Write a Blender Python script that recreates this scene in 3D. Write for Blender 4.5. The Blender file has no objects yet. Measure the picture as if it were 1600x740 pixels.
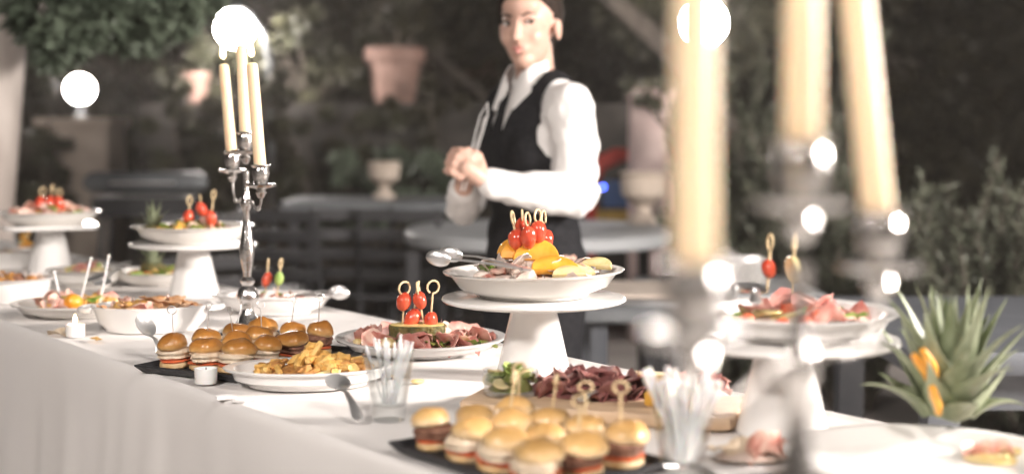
import bpy, bmesh, math, random
import numpy as np
from mathutils import Vector, Matrix, noise
from mathutils.bvhtree import BVHTree

R = math.radians
rnd = random.Random(7)
scene = bpy.context.scene
col = scene.collection

# ------------------------------------------------------------------ camera
CAM_Z, TABLE_Z, F_PX = 1.22, 0.82, 2222.0
PITCH = math.atan(170.0 / F_PX)
cam_data = bpy.data.cameras.new('camera')
cam_data.sensor_width = 36.0
cam_data.lens = 50.0
cam_data.clip_start = 0.02
cam_data.clip_end = 500.0
cam_data.dof.use_dof = True
cam_data.dof.focus_distance = 2.38
cam_data.dof.aperture_fstop = 2.1
cam = bpy.data.objects.new('camera', cam_data)
cam.location = (0, 0, CAM_Z)
cam.rotation_euler = (math.pi / 2 - PITCH, 0, 0)
col.objects.link(cam)
scene.camera = cam

# ------------------------------------------------------------------ night sky, exposure
world = bpy.data.worlds.new('World')
scene.world = world
world.use_nodes = True
wn = world.node_tree.nodes
wl = world.node_tree.links
sky_node = wn.new('ShaderNodeTexSky')
sky_node.sky_type = 'NISHITA'
sky_node.sun_disc = False
sky_node.sun_elevation = R(-3.0)
sky_node.sun_rotation = R(60)
bgn = wn['Background']
wl.new(sky_node.outputs[0], bgn.inputs['Color'])
bgn.inputs['Strength'].default_value = 0.10

scene.view_settings.view_transform = 'Standard'
scene.view_settings.look = 'None'
scene.view_settings.gamma = 1.0
scene.view_settings.exposure = 0.0
scene.render.engine = 'CYCLES'
scene.cycles.use_denoising = True
scene.cycles.max_bounces = 6
scene.cycles.transmission_bounces = 8
scene.cycles.caustics_reflective = False
scene.cycles.caustics_refractive = False
scene.cycles.sample_clamp_indirect = 4.0
scene.cycles.blur_glossy = 0.3

LAMP_KEY, ADDED_FILL, LAMP_BACK = 450.0, 232.0, 90.0
LAMP_COLOR = (1.0, 0.92, 0.86, 1)

# ------------------------------------------------------------------ helpers
def at(px, py, d):
    """point seen at photo pixel (px, py) at forward depth d (metres along +Y)"""
    cx, cy = (px - 800.0) / F_PX, (370.0 - py) / F_PX
    cp, sp = math.cos(PITCH), math.sin(PITCH)
    dy, dz = cp + cy * sp, -sp + cy * cp
    return Vector((cx / dy * d, d, CAM_Z + dz / dy * d))

def on(px, py, z=TABLE_Z):
    """point of the horizontal plane z seen at a photo pixel"""
    p = at(px, py, 1.0)
    k = (z - CAM_Z) / (p.z - CAM_Z)
    return Vector((p.x * k, k, z))

class G:
    def __init__(s):
        s.v, s.f = [], []
    def add(s, vs, fs, M=None):
        o = len(s.v)
        s.v += [tuple(M @ Vector(p)) if M is not None else tuple(p) for p in vs]
        s.f += [tuple(i + o for i in f) for f in fs]
        return s
    def lathe(s, prof, n=32, sx=1, sy=1, M=None, fn=None):
        vs, fs = [], []
        for r, z in prof:
            for i in range(n):
                a = 2 * math.pi * i / n
                k = fn(a, z) if fn else 1
                vs.append((r * sx * k * math.cos(a), r * sy * k * math.sin(a), z))
        for j in range(len(prof) - 1):
            for i in range(n):
                i2 = (i + 1) % n
                fs.append((j * n + i, j * n + i2, (j + 1) * n + i2, (j + 1) * n + i))
        if prof[0][0] > 1e-6: fs.append(tuple(range(n - 1, -1, -1)))
        if prof[-1][0] > 1e-6: fs.append(tuple((len(prof) - 1) * n + i for i in range(n)))
        return s.add(vs, fs, M)
    def tube(s, pts, rad, n=8, caps=True, M=None, flat=1.0):
        pts = [Vector(p) for p in pts]
        if not isinstance(rad, (list, tuple)): rad = [rad] * len(pts)
        vs, fs = [], []
        t0 = (pts[1] - pts[0]).normalized()
        up = Vector((0, 0, 1)) if abs(t0.z) < .9 else Vector((1, 0, 0))
        nx = t0.cross(up).normalized()
        for k, p in enumerate(pts):
            t = (pts[min(k + 1, len(pts) - 1)] - pts[max(k - 1, 0)]).normalized()
            nx = (nx - t * nx.dot(t)).normalized()
            ny = t.cross(nx)
            for i in range(n):
                a = 2 * math.pi * i / n
                vs.append(p + nx * math.cos(a) * rad[k] + ny * math.sin(a) * rad[k] * flat)
        for k in range(len(pts) - 1):
            for i in range(n):
                i2 = (i + 1) % n
                fs.append((k * n + i, k * n + i2, (k + 1) * n + i2, (k + 1) * n + i))
        if caps:
            fs.append(tuple(range(n - 1, -1, -1)))
            fs.append(tuple((len(pts) - 1) * n + i for i in range(n)))
        return s.add(vs, fs, M)
    def box(s, c, d, M=None):
        x, y, z = c; a, b, e = d[0] / 2, d[1] / 2, d[2] / 2
        vs = [(x + i * a, y + j * b, z + k * e) for k in (-1, 1) for j in (-1, 1) for i in (-1, 1)]
        fs = [(0, 2, 3, 1), (4, 5, 7, 6), (0, 1, 5, 4), (2, 6, 7, 3), (0, 4, 6, 2), (1, 3, 7, 5)]
        return s.add(vs, fs, M)
    def ell(s, c, r, nu=16, nv=10, amp=0, sc=1.0, seed=0, M=None):
        if not isinstance(r, (list, tuple)): r = (r, r, r)
        vs, fs = [], []
        vs.append((0, 0, -1))
        for j in range(1, nv):
            p = -math.pi / 2 + math.pi * j / nv
            for i in range(nu):
                a = 2 * math.pi * i / nu
                vs.append((math.cos(p) * math.cos(a), math.cos(p) * math.sin(a), math.sin(p)))
        vs.append((0, 0, 1))
        for i in range(nu):
            fs.append((0, 1 + (i + 1) % nu, 1 + i))
        for j in range(nv - 2):
            for i in range(nu):
                i2 = (i + 1) % nu
                fs.append((1 + j * nu + i, 1 + j * nu + i2, 1 + (j + 1) * nu + i2, 1 + (j + 1) * nu + i))
        b = 1 + (nv - 2) * nu; t = len(vs) - 1
        for i in range(nu):
            fs.append((b + i, b + (i + 1) % nu, t))
        out = []
        for p in vs:
            k = 1 + amp * noise.noise(Vector((p[0] * sc + seed * 3.7, p[1] * sc - seed, p[2] * sc))) if amp else 1
            out.append((c[0] + p[0] * r[0] * k, c[1] + p[1] * r[1] * k, c[2] + p[2] * r[2] * k))
        return s.add(out, fs, M)
    def slab(s, outline, z0, z1, M=None, bev=0):
        n = len(outline)
        cx = sum(p[0] for p in outline) / n; cy = sum(p[1] for p in outline) / n
        rings = [(0, z0), (0, z1)] if not bev else [(bev, z0), (0, z0 + bev), (0, z1 - bev), (bev, z1)]
        vs, fs = [], []
        for ins, z in rings:
            for x, y in outline:
                l = math.hypot(x - cx, y - cy) or 1
                k = 1 - ins / l
                vs.append((cx + (x - cx) * k, cy + (y - cy) * k, z))
        for j in range(len(rings) - 1):
            for i in range(n):
                i2 = (i + 1) % n
                fs.append((j * n + i, j * n + i2, (j + 1) * n + i2, (j + 1) * n + i))
        fs.append(tuple(range(n - 1, -1, -1)))
        fs.append(tuple((len(rings) - 1) * n + i for i in range(n)))
        return s.add(vs, fs, M)
    def mesh(s, name, sharp=40):
        m = bpy.data.meshes.new(name)
        m.from_pydata(s.v, [], s.f)
        m.shade_smooth()
        if sharp: m.set_sharp_from_angle(angle=R(sharp))
        return m
    def build(s, name, mt, parent=None, sharp=40):
        return obj(name, s.mesh(name, sharp), mt, parent)

def obj(name, mesh, mt, parent=None, M=None):
    o = bpy.data.objects.new(name, mesh)
    col.objects.link(o)
    if mt is not None and not mesh.materials: mesh.materials.append(mt)
    if parent: o.parent = parent
    if M is not None: o.matrix_basis = M
    return o

def tag(o, label, cat, group=None, kind=None):
    if label: o['label'] = label
    if cat: o['category'] = cat
    if group: o['group'] = group
    if kind: o['kind'] = kind
    return o

def thing(name, label, cat, loc=(0, 0, 0), rz=0, group=None):
    o = bpy.data.objects.new(name, None)
    col.objects.link(o)
    o.empty_display_size = .02
    o.location = loc
    o.rotation_euler = (0, 0, rz)
    return tag(o, label, cat, group)

def struct(o):
    o['kind'] = 'structure'
    return o

def TR(loc, rx=0, ry=0, rz=0, s=1):
    from mathutils import Euler
    S = Matrix.Diagonal((s, s, s, 1)) if not isinstance(s, tuple) else Matrix.Diagonal((*s, 1))
    return Matrix.Translation(Vector(loc)) @ Euler((rx, ry, rz)).to_matrix().to_4x4() @ S

def mat(name, c1, c2=None, scale=20, rough=.5, metal=0, bump=0, bscale=None, trans=0, coat=0, sss=0,
        emit=None, estr=0, spec=.5, detail=4, ior=1.45, lo=.35, hi=.65, stretch=None, alpha=1):
    m = bpy.data.materials.new(name)
    m.use_nodes = True
    nt = m.node_tree; N = nt.nodes; L = nt.links
    b = N['Principled BSDF']
    b.inputs['Roughness'].default_value = rough
    b.inputs['Metallic'].default_value = metal
    b.inputs['Specular IOR Level'].default_value = spec
    b.inputs['IOR'].default_value = ior
    b.inputs['Transmission Weight'].default_value = trans
    b.inputs['Coat Weight'].default_value = coat
    b.inputs['Coat Roughness'].default_value = .08
    if alpha < 1: b.inputs['Alpha'].default_value = alpha
    if sss:
        b.inputs['Subsurface Weight'].default_value = sss
        b.inputs['Subsurface Radius'].default_value = (.01, .005, .003)
        b.inputs['Subsurface Scale'].default_value = 1.0
    b.inputs['Base Color'].default_value = (*c1, 1)
    tc = N.new('ShaderNodeTexCoord')
    mp = N.new('ShaderNodeMapping')
    if stretch: mp.inputs['Scale'].default_value = stretch
    L.new(tc.outputs['Object'], mp.inputs['Vector'])
    if c2 is not None:
        nz = N.new('ShaderNodeTexNoise')
        nz.inputs['Scale'].default_value = scale
        nz.inputs['Detail'].default_value = detail
        L.new(mp.outputs[0], nz.inputs['Vector'])
        cr = N.new('ShaderNodeValToRGB')
        cr.color_ramp.elements[0].position = lo; cr.color_ramp.elements[0].color = (*c1, 1)
        cr.color_ramp.elements[1].position = hi; cr.color_ramp.elements[1].color = (*c2, 1)
        L.new(nz.outputs['Fac'], cr.inputs[0])
        L.new(cr.outputs[0], b.inputs['Base Color'])
    if bump:
        nb = N.new('ShaderNodeTexNoise')
        nb.inputs['Scale'].default_value = bscale or scale * 3
        nb.inputs['Detail'].default_value = 5
        L.new(mp.outputs[0], nb.inputs['Vector'])
        bp = N.new('ShaderNodeBump')
        bp.inputs['Strength'].default_value = bump
        bp.inputs['Distance'].default_value = .01
        L.new(nb.outputs['Fac'], bp.inputs['Height'])
        L.new(bp.outputs[0], b.inputs['Normal'])
    if emit:
        b.inputs['Emission Color'].default_value = (*emit, 1)
        b.inputs['Emission Strength'].default_value = estr
    return m

def ramp_z(m, stops):
    """colour a material by the object's own height (baked crust against crumb)"""
    N = m.node_tree.nodes; L = m.node_tree.links
    tc = N.new('ShaderNodeTexCoord'); sp = N.new('ShaderNodeSeparateXYZ')
    L.new(tc.outputs['Generated'], sp.inputs[0])
    nz = N.new('ShaderNodeTexNoise'); nz.inputs['Scale'].default_value = 6
    L.new(tc.outputs['Generated'], nz.inputs['Vector'])
    ma = N.new('ShaderNodeMath'); ma.operation = 'MULTIPLY_ADD'
    ma.inputs[1].default_value = .35; ma.inputs[2].default_value = -.17
    L.new(nz.outputs['Fac'], ma.inputs[0])
    ad = N.new('ShaderNodeMath'); ad.operation = 'ADD'
    L.new(sp.outputs['Z'], ad.inputs[0]); L.new(ma.outputs[0], ad.inputs[1])
    cr = N.new('ShaderNodeValToRGB')
    e = cr.color_ramp.elements
    while len(e) < len(stops): e.new(.5)
    for k, (p, c) in enumerate(stops):
        e[k].position = p; e[k].color = (*c, 1)
    L.new(ad.outputs[0], cr.inputs[0])
    oi = N.new('ShaderNodeObjectInfo'); hs = N.new('ShaderNodeHueSaturation')
    mr = N.new('ShaderNodeMapRange'); mr.inputs['To Min'].default_value = .86; mr.inputs['To Max'].default_value = 1.2
    L.new(oi.outputs['Random'], mr.inputs['Value']); L.new(mr.outputs[0], hs.inputs['Value'])
    hs.inputs['Saturation'].default_value = 1.06
    L.new(cr.outputs[0], hs.inputs['Color'])
    L.new(hs.outputs[0], N['Principled BSDF'].inputs['Base Color'])
    return m

# ------------------------------------------------------------------ materials
M = {}
M['cloth'] = mat('table_linen', (.78, .75, .73), (.82, .79, .77), 3, .85, bump=.12, bscale=900, spec=.2)
M['porcelain'] = mat('white_porcelain', (.84, .82, .80), None, rough=.12, coat=.4)
M['bowl_white'] = mat('cream_stoneware', (.82, .79, .75), None, rough=.16, coat=.3)
M['silver'] = mat('polished_silver', (.92, .89, .86), (.82, .79, .76), 60, .21, .97, bump=.15, bscale=130)
M['dulledsilver'] = mat('dulled_silver', (.5, .48, .46), (.4, .38, .36), 60, .55, 1, bump=.2, bscale=130)  # darkened and roughened to subdue lamp highlights on the candelabra arms
M['steel'] = mat('stainless_steel', (.9, .89, .88), None, rough=.3, metal=.85)
M['wax'] = mat('ivory_wax', (.88, .69, .45), (.9, .73, .5), 8, .42, sss=.35, bump=.05, bscale=60)
M['wick'] = mat('burnt_wick', (.03, .025, .02), rough=.9)
M['flame'] = mat('candle_flame', (1, .8, .5), emit=(1, .72, .4), estr=14)
M['glass'] = mat('clear_glass', (1, 1, 1), rough=.01, trans=1, ior=1.45)
M['clear'] = mat('clear_plastic', (.92, .92, .92), rough=.15, sss=.1, alpha=.5)
def thin_glass(m):
    # thin clear wall: straight through, with a Fresnel sheen
    N = m.node_tree.nodes; L = m.node_tree.links
    tr = N.new('ShaderNodeBsdfTransparent'); tr.inputs[0].default_value = (.96, .97, .97, 1)
    gl = N.new('ShaderNodeBsdfGlossy'); gl.inputs['Roughness'].default_value = .03
    fr = N.new('ShaderNodeLayerWeight'); fr.inputs['Blend'].default_value = .25
    mx = N.new('ShaderNodeMixShader')
    mu = N.new('ShaderNodeMath'); mu.operation = 'MULTIPLY'; mu.inputs[1].default_value = .62
    L.new(fr.outputs['Facing'], mu.inputs[0]); L.new(mu.outputs[0], mx.inputs[0]); L.new(tr.outputs[0], mx.inputs[1]); L.new(gl.outputs[0], mx.inputs[2])
    L.new(mx.outputs[0], N['Material Output'].inputs['Surface'])
thin_glass(M['glass'])
M['whiteplastic'] = mat('white_plastic', (.9, .88, .87), rough=.35, sss=.2)
M['slate'] = mat('black_slate', (.022, .022, .025), (.045, .045, .05), 40, .45, bump=.25, bscale=90)
M['bun'] = ramp_z(mat('glossy_bun_crust', (.5, .2, .05), rough=.3, coat=.4, bump=.35, bscale=45),
                  [(0, (.76, .57, .36)), (.22, (.64, .38, .16)), (.55, (.47, .22, .07)), (1, (.36, .15, .045))])
M['bunpale'] = ramp_z(mat('pale_bun_crust', (.6, .3, .1), rough=.38, coat=.22, bump=.35, bscale=45),
                  [(0, (.84, .72, .54)), (.25, (.8, .6, .36)), (.6, (.72, .47, .22)), (1, (.62, .37, .15))])
M['bunbase'] = mat('bun_crumb', (.68, .42, .18), (.8, .6, .36), 50, .6, bump=.2, bscale=160)
M['chicken'] = mat('white_meat', (.72, .56, .4), (.82, .7, .55), 60, .45, bump=.4, bscale=120)
M['patty'] = mat('brown_patty', (.15, .06, .035), (.28, .14, .09), 90, .55, bump=.6, bscale=200)
M['tomato'] = mat('tomato_red', (.55, .055, .03), (.66, .11, .05), 10, .16, coat=.5, sss=.15)
M['tomslice'] = mat('tomato_slice', (.62, .08, .03), (.75, .2, .08), 60, .3)
M['lettuce'] = mat('lettuce', (.2, .34, .06), (.42, .52, .16), 40, .4)
M['bamboo'] = mat('bamboo', (.62, .46, .26), (.72, .58, .36), 80, .5)
M['wood'] = mat('pale_board_wood', (.55, .38, .24), (.68, .5, .34), 6, .5, bump=.1, bscale=40, stretch=(1, 12, 1))
M['ham'] = mat('pink_ham', (.52, .2, .17), (.7, .4, .34), 45, .38, detail=2)
M['hamfat'] = mat('ham_fat', (.78, .58, .48), (.62, .25, .2), 40, .4)
M['bresaola'] = mat('dark_cured_meat', (.19, .065, .06), (.36, .19, .17), 35, .35, lo=.4, hi=.8)
M['cheese'] = mat('pale_cheese', (.62, .5, .26), (.68, .56, .32), 20, .45)
M['cheddar'] = mat('orange_cheese', (.75, .42, .07), (.8, .5, .12), 20, .4)
M['orange'] = mat('orange_flesh', (.74, .3, .025), (.8, .4, .06), 70, .3, coat=.3)
M['orangepeel'] = mat('orange_peel', (.85, .3, .02), None, rough=.35, bump=.2, bscale=400)
M['lemon'] = mat('lemon_flesh', (.76, .6, .25), (.8, .68, .38), 70, .3, coat=.3)
M['fish'] = mat('pale_fish', (.62, .5, .44), (.8, .7, .62), 50, .35, detail=2)
M['fishskin'] = mat('grey_fish_skin', (.16, .14, .14), (.4, .36, .34), 60, .3)
M['fry'] = mat('golden_batter', (.68, .36, .08), (.8, .54, .2), 50, .5, bump=.5, bscale=150)
M['frybrown'] = mat('browned_batter', (.36, .15, .04), (.58, .3, .09), 60, .5, bump=.6, bscale=150)
M['gratin'] = mat('baked_gratin', (.5, .24, .1), (.74, .48, .3), 40, .45, bump=.8, bscale=80)
M['olive'] = mat('olive_green', (.12, .14, .03), (.22, .24, .06), 30, .3)
M['pineskin'] = mat('pineapple_rind', (.05, .06, .018), (.2, .15, .045), 70, .5, bump=.8, bscale=90)
M['pineflesh'] = mat('pineapple_flesh', (.84, .62, .2), (.88, .72, .34), 60, .35)
M['pineleaf'] = mat('pineapple_leaf', (.1, .125, .055), (.3, .33, .22), 26, .45, stretch=(1, 1, .3))
M['skin'] = mat('skin', (.47, .295, .23), (.53, .34, .27), 12, .45, sss=.15)
M['lip'] = mat('lips', (.46, .18, .16), rough=.4)
M['hair'] = mat('dark_hair', (.014, .01, .008), (.03, .02, .015), 60, .6, spec=.15, bump=.4, bscale=200, stretch=(1, 1, .1))
M['shirt'] = mat('white_shirt', (.7, .68, .665), None, rough=.8, bump=.1, bscale=18, spec=.2)
M['black'] = mat('black_suiting', (.012, .012, .014), (.02, .02, .022), 80, .8, spec=.1)
M['eyewhite'] = mat('eye_white', (.7, .68, .66), rough=.2)
M['iris'] = mat('dark_iris', (.05, .035, .025), rough=.15)
M['bark'] = mat('pale_bark', (.34, .29, .26), (.6, .54, .5), 7, .85, bump=.8, bscale=16, stretch=(1, 1, .25))
M['darkbark'] = mat('dark_bark', (.06, .05, .042), (.13, .11, .09), 8, .9, bump=.8, bscale=20, stretch=(1, 1, .25))
M['leafpale'] = mat('silver_green_leaf', (.055, .072, .05), (.12, .15, .105), 6, .5)
M['leafdark'] = mat('dark_leaf', (.02, .019, .011), (.044, .038, .021), 3, .55)
M['leafmid'] = mat('garden_leaf', (.03, .032, .018), (.062, .06, .034), 3, .5)
M['needle'] = mat('grey_green_needle', (.04, .046, .03), (.095, .1, .07), 5, .55)
M['paving'] = mat('pale_stone_paving', (.3, .27, .25), (.42, .385, .36), 1.6, .8, bump=.4, bscale=12)
M['stone'] = mat('beige_limestone', (.42, .35, .29), (.55, .47, .4), 5, .85, bump=.5, bscale=25)
M['pinkstone'] = mat('pinkish_plaster', (.5, .38, .36), (.6, .48, .45), 6, .85, bump=.3, bscale=25)
M['rubble'] = mat('dark_rubble_wall', (.02, .018, .016), (.05, .044, .039), 5, .9, bump=1, bscale=9)
M['terracotta'] = mat('terracotta', (.2, .12, .095), (.27, .17, .14), 8, .75, bump=.3, bscale=30)
M['iron'] = mat('dark_iron', (.035, .035, .038), None, rough=.5, metal=.3)
M['greymetal'] = mat('grey_painted_metal', (.12, .13, .14), (.17, .18, .19), 10, .4, metal=.4)
M['greywood'] = mat('grey_painted_wood', (.05, .055, .065), (.085, .09, .1), 6, .55, bump=.2, bscale=40, stretch=(1, 10, 1))
M['lampglass'] = None
M['red'] = mat('red_plastic', (.5, .045, .03), rough=.4)
M['blue'] = mat('blue_plastic', (.06, .14, .34), rough=.4)
M['yellow'] = mat('yellow_plastic', (.6, .4, .08), rough=.4)
M['bluelight'] = mat('blue_light', (.05, .1, .8), emit=(.08, .14, 1), estr=14)
M['tabletop'] = mat('pale_tabletop', (.3, .31, .32), (.36, .37, .38), 4, .5)
M['paper'] = mat('napkin_lit_patch', (.84, .82, .81), None, rough=.9, bump=.2, bscale=60)

def lampmat(name, s):
    return mat(name, (1, 1, 1), emit=LAMP_COLOR[:3], estr=s)

# ------------------------------------------------------------------ ground
g = G()
g.add([(-60, -40, 0), (60, -40, 0), (60, 80, 0), (-60, 80, 0)], [(0, 1, 2, 3)])
struct(g.build('ground', M['paving']))

# ------------------------------------------------------------------ globe lamps
def globe(gl, c, r):
    gl.ell(c, r, 20, 12)

def post_lamp(label, top, r, mt, arm=None):
    base = Vector((top[0] + (arm or 0), top[1], 0))
    t = thing('garden_lamp', label, 'lamp', base, 0, 'globe lamps in the garden')
    loc = Vector((-(arm or 0), 0, top[2]))
    g = G()
    if arm:
        h = top[2] - .02
        g.tube([(0, 0, 0), (0, 0, .05), (0, 0, h - .2), (-arm * .15, 0, h - .02), (-arm * .55, 0, h + .1), (-arm, 0, h + .18)],
               [.03, .022, .022, .02, .018, .016], 10)
    else:
        g.tube([(0, 0, 0), (0, 0, .08), (0, 0, .1), (0, 0, top[2] - r)], [.07, .06, .028, .024], 12)
    g.build('post', M['greymetal'], t)
    g = G()
    s = 1 if arm else -1
    g.lathe([(.0, -.012), (r * .5, -.012), (r * .55, .0), (r * .35, .022), (0, .024)], 16, M=Matrix.Translation(loc + Vector((0, 0, s * (r + .004)))))
    g.build('collar', M['greymetal'], t)
    g = G(); globe(g, loc, r)
    g.build('globe', mt, t)
    return t

LK, LF, LB = lampmat('lamp_glass_key', LAMP_KEY), lampmat('added_fill_globe', ADDED_FILL), lampmat('lamp_glass_back', LAMP_BACK)
post_lamp('bright globe lamp hanging from a curved post behind the lit candles', at(367, 45, 9.0), .115, lampmat('lamp_glass_flare', 230.0), arm=.22)
post_lamp('globe lamp on a straight post behind the foreground candle', at(1100, 36, 8.0), .125, lampmat('lamp_glass_bright', 120.0))
post_lamp('globe lamp on a post beyond the right edge of the buffet', (3.1, 1.9, 1.85), .28, LK)
post_lamp('added unseen fill globe on a post behind the camera, on the table drape side', (-2.1, -1.6, 3.5), .3, LF)  # not seen; put in to brighten drape and table from the camera side
post_lamp('added unseen fill globe on a post behind the camera, on the pineapple side', (2.2, -2.0, 4.2), .3, LF)  # second unseen lamp, added as fill light
# lamp on its stone pillar, far left
p = at(130, 185, 11.0)
t = thing('stone_pillar', 'beige stone pillar with a flat cap under the left globe lamp', 'pillar', (p.x, 11.0, 0))
g = G(); g.box((0, 0, (p.z - .06) / 2), (.50, .5, p.z - .06)); g.build('shaft', M['stone'], t)
g = G(); g.box((0, 0, p.z - .028), (.58, .58, .06)); g.build('cap', M['stone'], t)
c = at(125, 140, 11.0)
t = thing('pillar_lamp', 'round white globe lamp standing on the beige stone pillar', 'lamp', (c.x, 11.0, p.z + .003), 0, 'globe lamps in the garden')
g = G(); g.lathe([(.05, 0), (.05, .02), (.03, .03), (.03, c.z - p.z - .1), (.0, c.z - p.z - .1)], 16); g.build('foot', M['greymetal'], t)
g = G(); globe(g, (0, 0, c.z - p.z), .105); g.build('globe', LB, t)

# ------------------------------------------------------------------ buffet table
U = Vector((-.592, .806, 0)); NN = Vector((.806, .592, 0))     # along the table (away, left) and across it (away, right)
N0, N1 = .885, 1.555
def uv(u, n, z): return tuple(U * u + NN * n + Vector((0, 0, z)))
def cloth_mesh(u0, u1, n0, n1, seg, seed):
    prof = []
    for k in range(16): prof.append((n0, .03 + (TABLE_Z - .018 - .03) * k / 15, 'f'))
    for k in range(1, 5):
        a = math.pi / 2 * k / 5; prof.append((n0 + .014 * (1 - math.cos(a)), TABLE_Z - .014 + .014 * math.sin(a), 'e'))
    for k in range(26): prof.append((n0 + .014 + (n1 - n0 - .028) * k / 25, TABLE_Z, 't'))
    for k in range(1, 5):
        a = math.pi / 2 * (1 - k / 5); prof.append((n1 - .014 * (1 - math.cos(a)), TABLE_Z - .014 + .014 * math.sin(a), 'e'))
    for k in range(16): prof.append((n1, TABLE_Z - .018 - (TABLE_Z - .048) * k / 15, 'b'))
    vs, fs = [], []
    for i in range(seg + 1):
        u = u0 + (u1 - u0) * i / seg
        for n, z, c in prof:
            if c in 'fb':
                hang = (TABLE_Z - z) / TABLE_Z
                w = noise.noise(Vector((u * 2.2, seed, z * .35))) * .055 + noise.noise(Vector((u * 4.0, seed + 5, z * .8))) * .02
                w += .012 * noise.noise(Vector((u * 15, 3 + seed, z * 2)))
                out = hang ** .7 * (w + .035)
                n += -out if c == 'f' else out
            elif c == 't':
                z -= .0022 * (noise.noise(Vector((u * 7, n * 10, seed))) + .6 * noise.noise(Vector((u * 19, n * 16, seed))) + 1) + .0006
            vs.append(uv(u, n, z))
    m = len(prof)
    for i in range(seg):
        for j in range(m - 1):
            fs.append((i * m + j, i * m + j + 1, (i + 1) * m + j + 1, (i + 1) * m + j))
    fs.append(tuple(range(m))); fs.append(tuple(seg * m + j for j in range(m - 1, -1, -1)))
    g = G(); g.add(vs, fs); return g
t = thing('buffet_table', 'long buffet table under a white cloth hanging to the ground', 'table')
cloth_mesh(-.35, 5.7, N0, N1, 330, 1).build('tablecloth', M['cloth'], t, 60)
cloth_mesh(-.3, 1.02, .22, N0 - .1, 60, 9).build('tablecloth', M['cloth'], t, 60)

# ------------------------------------------------------------------ tableware builders
def cake_stand(label, c, square=False, rz=0, h=.118, r=.15):
    t = thing('cake_stand', label, 'cake stand', c, rz, 'white pedestal cake stands')
    g = G()
    g.lathe([(.058, 0), (.060, .002), (.060, .006), (.0375, h - .012), (.040, h - .004), (.045, h), (0, h)], 48)
    g.build('pedestal', M['porcelain'], t)
    g = G()
    if square:
        ol = []
        for k in range(48):
            a = 2 * math.pi * k / 48
            e = .32
            x = math.copysign(abs(math.cos(a)) ** e, math.cos(a)); y = math.copysign(abs(math.sin(a)) ** e, math.sin(a))
            ol.append((x * r * .86, y * r * .86))
        g.slab(ol, h + .0005, h + .011, bev=.004)
    else:
        g.lathe([(0, h + .0005), (r * .9, h + .0005), (r - .003, h + .003), (r, h + .006), (r - .002, h + .010), (r - .006, h + .011), (0, h + .0105)], 64)
    g.build('plate', M['porcelain'], t)
    return h + .0115

def dish(name, label, cat, c, r, hgt, base, sx=1, sy=1, rz=0, mt='bowl_white', tilt=0, group=None, rim=.012, handles=False, wave=None):
    t = thing(name, label, cat, c, rz, group)
    t.rotation_euler.y = tilt
    g = G(); th = .006
    pr = [(0, .002), (base * .9, .002), (base * .92, 0), (base, 0), (base * 1.02, .004),
          (base + (r - base) * .55, hgt * .38), (r - rim, hgt * .86), (r - .002, hgt - .003), (r, hgt), (r - .004, hgt + .001),
          (r - rim - .004, hgt * .86 + .003), (base + (r - base) * .5, hgt * .38 + th * .6), (base * .98, .008), (0, .008)]
    g.lathe(pr, 64, sx, sy, fn=wave)
    g.build('bowl', M[mt], t)
    if handles:
        for s in (-1, 1):
            g = G()
            pts = []
            for k in range(9):
                a = -math.pi / 2 + math.pi * k / 8
                pts.append((s * (r * sx - .004 + .024 * math.cos(a)), .035 * math.sin(a), hgt - .006))
            g.tube(pts, .006, 8)
            g.build('handle', M[mt], t)
    return t

def skewer(label, bot, top, mt='bamboo', toms=(.3,), loop=.0105, rs=.0019, ts=.0135, other=None, part_of=None, group='cocktail picks in the dishes'):
    """pick with a curled ring end; fruit is threaded on it"""
    bot, top = Vector(bot), Vector(top)
    d = (top - bot); L = d.length; d.normalize()
    q = d.to_track_quat('Z', 'Y').to_matrix().to_4x4()
    ang = rnd.uniform(-.5, .5)
    if part_of is None:
        t = thing('cocktail_pick', label, 'cocktail pick', bot, 0, group)
        t.matrix_basis = Matrix.Translation(bot) @ q
        off = Matrix()
    else:
        t = part_of
        off = Matrix.Translation(bot - t.location) @ q
    g = G()
    pts = [(0, 0, 0), (0, 0, L * .5), (0, 0, L - loop * 2.2)]
    for k in range(13):
        a = -math.pi / 2 + 2 * math.pi * k / 12 * .93
        pts.append((loop * math.cos(a) * math.cos(ang), loop * math.cos(a) * math.sin(ang) + .0012 * k / 12, L - loop + loop * math.sin(a)))
    g.tube(pts, [rs * .6] + [rs] * (len(pts) - 1), 6)
    o = g.build('stick', M[mt], t)
    if part_of is not None:
        o.matrix_basis = off
        o.name = 'pick'
    for k, f in enumerate(toms):
        ts *= rnd.uniform(.88, 1.08); g = G(); g.ell((0, 0, 0), (ts, ts * rnd.uniform(.9, 1), ts * rnd.uniform(1.2, 1.42)), 16, 12, .1, 1.5, k + rnd.random() * 9)
        o = g.build('tomato', M['tomato'], t)
        o.matrix_basis = off @ TR((0, 0, L * f), rnd.uniform(-.35, .35), rnd.uniform(-.35, .35), 0)
    if other:
        g = G()
        if other == 'cucumber':
            g.lathe([(0, -.004), (.017, -.004), (.018, 0), (.017, .004), (0, .004)], 20)
            o = g.build('lemon_slice', M['lemon'], t); o.matrix_basis = off @ TR((0, 0, L * .4), R(80), .2, .2)
        else:
            g.ell((0, 0, 0), (.010, .010, .016), 12, 8)
            o = g.build('olive', M['lettuce'], t); o.matrix_basis = off @ TR((0, 0, L * .45))
    return t

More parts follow.
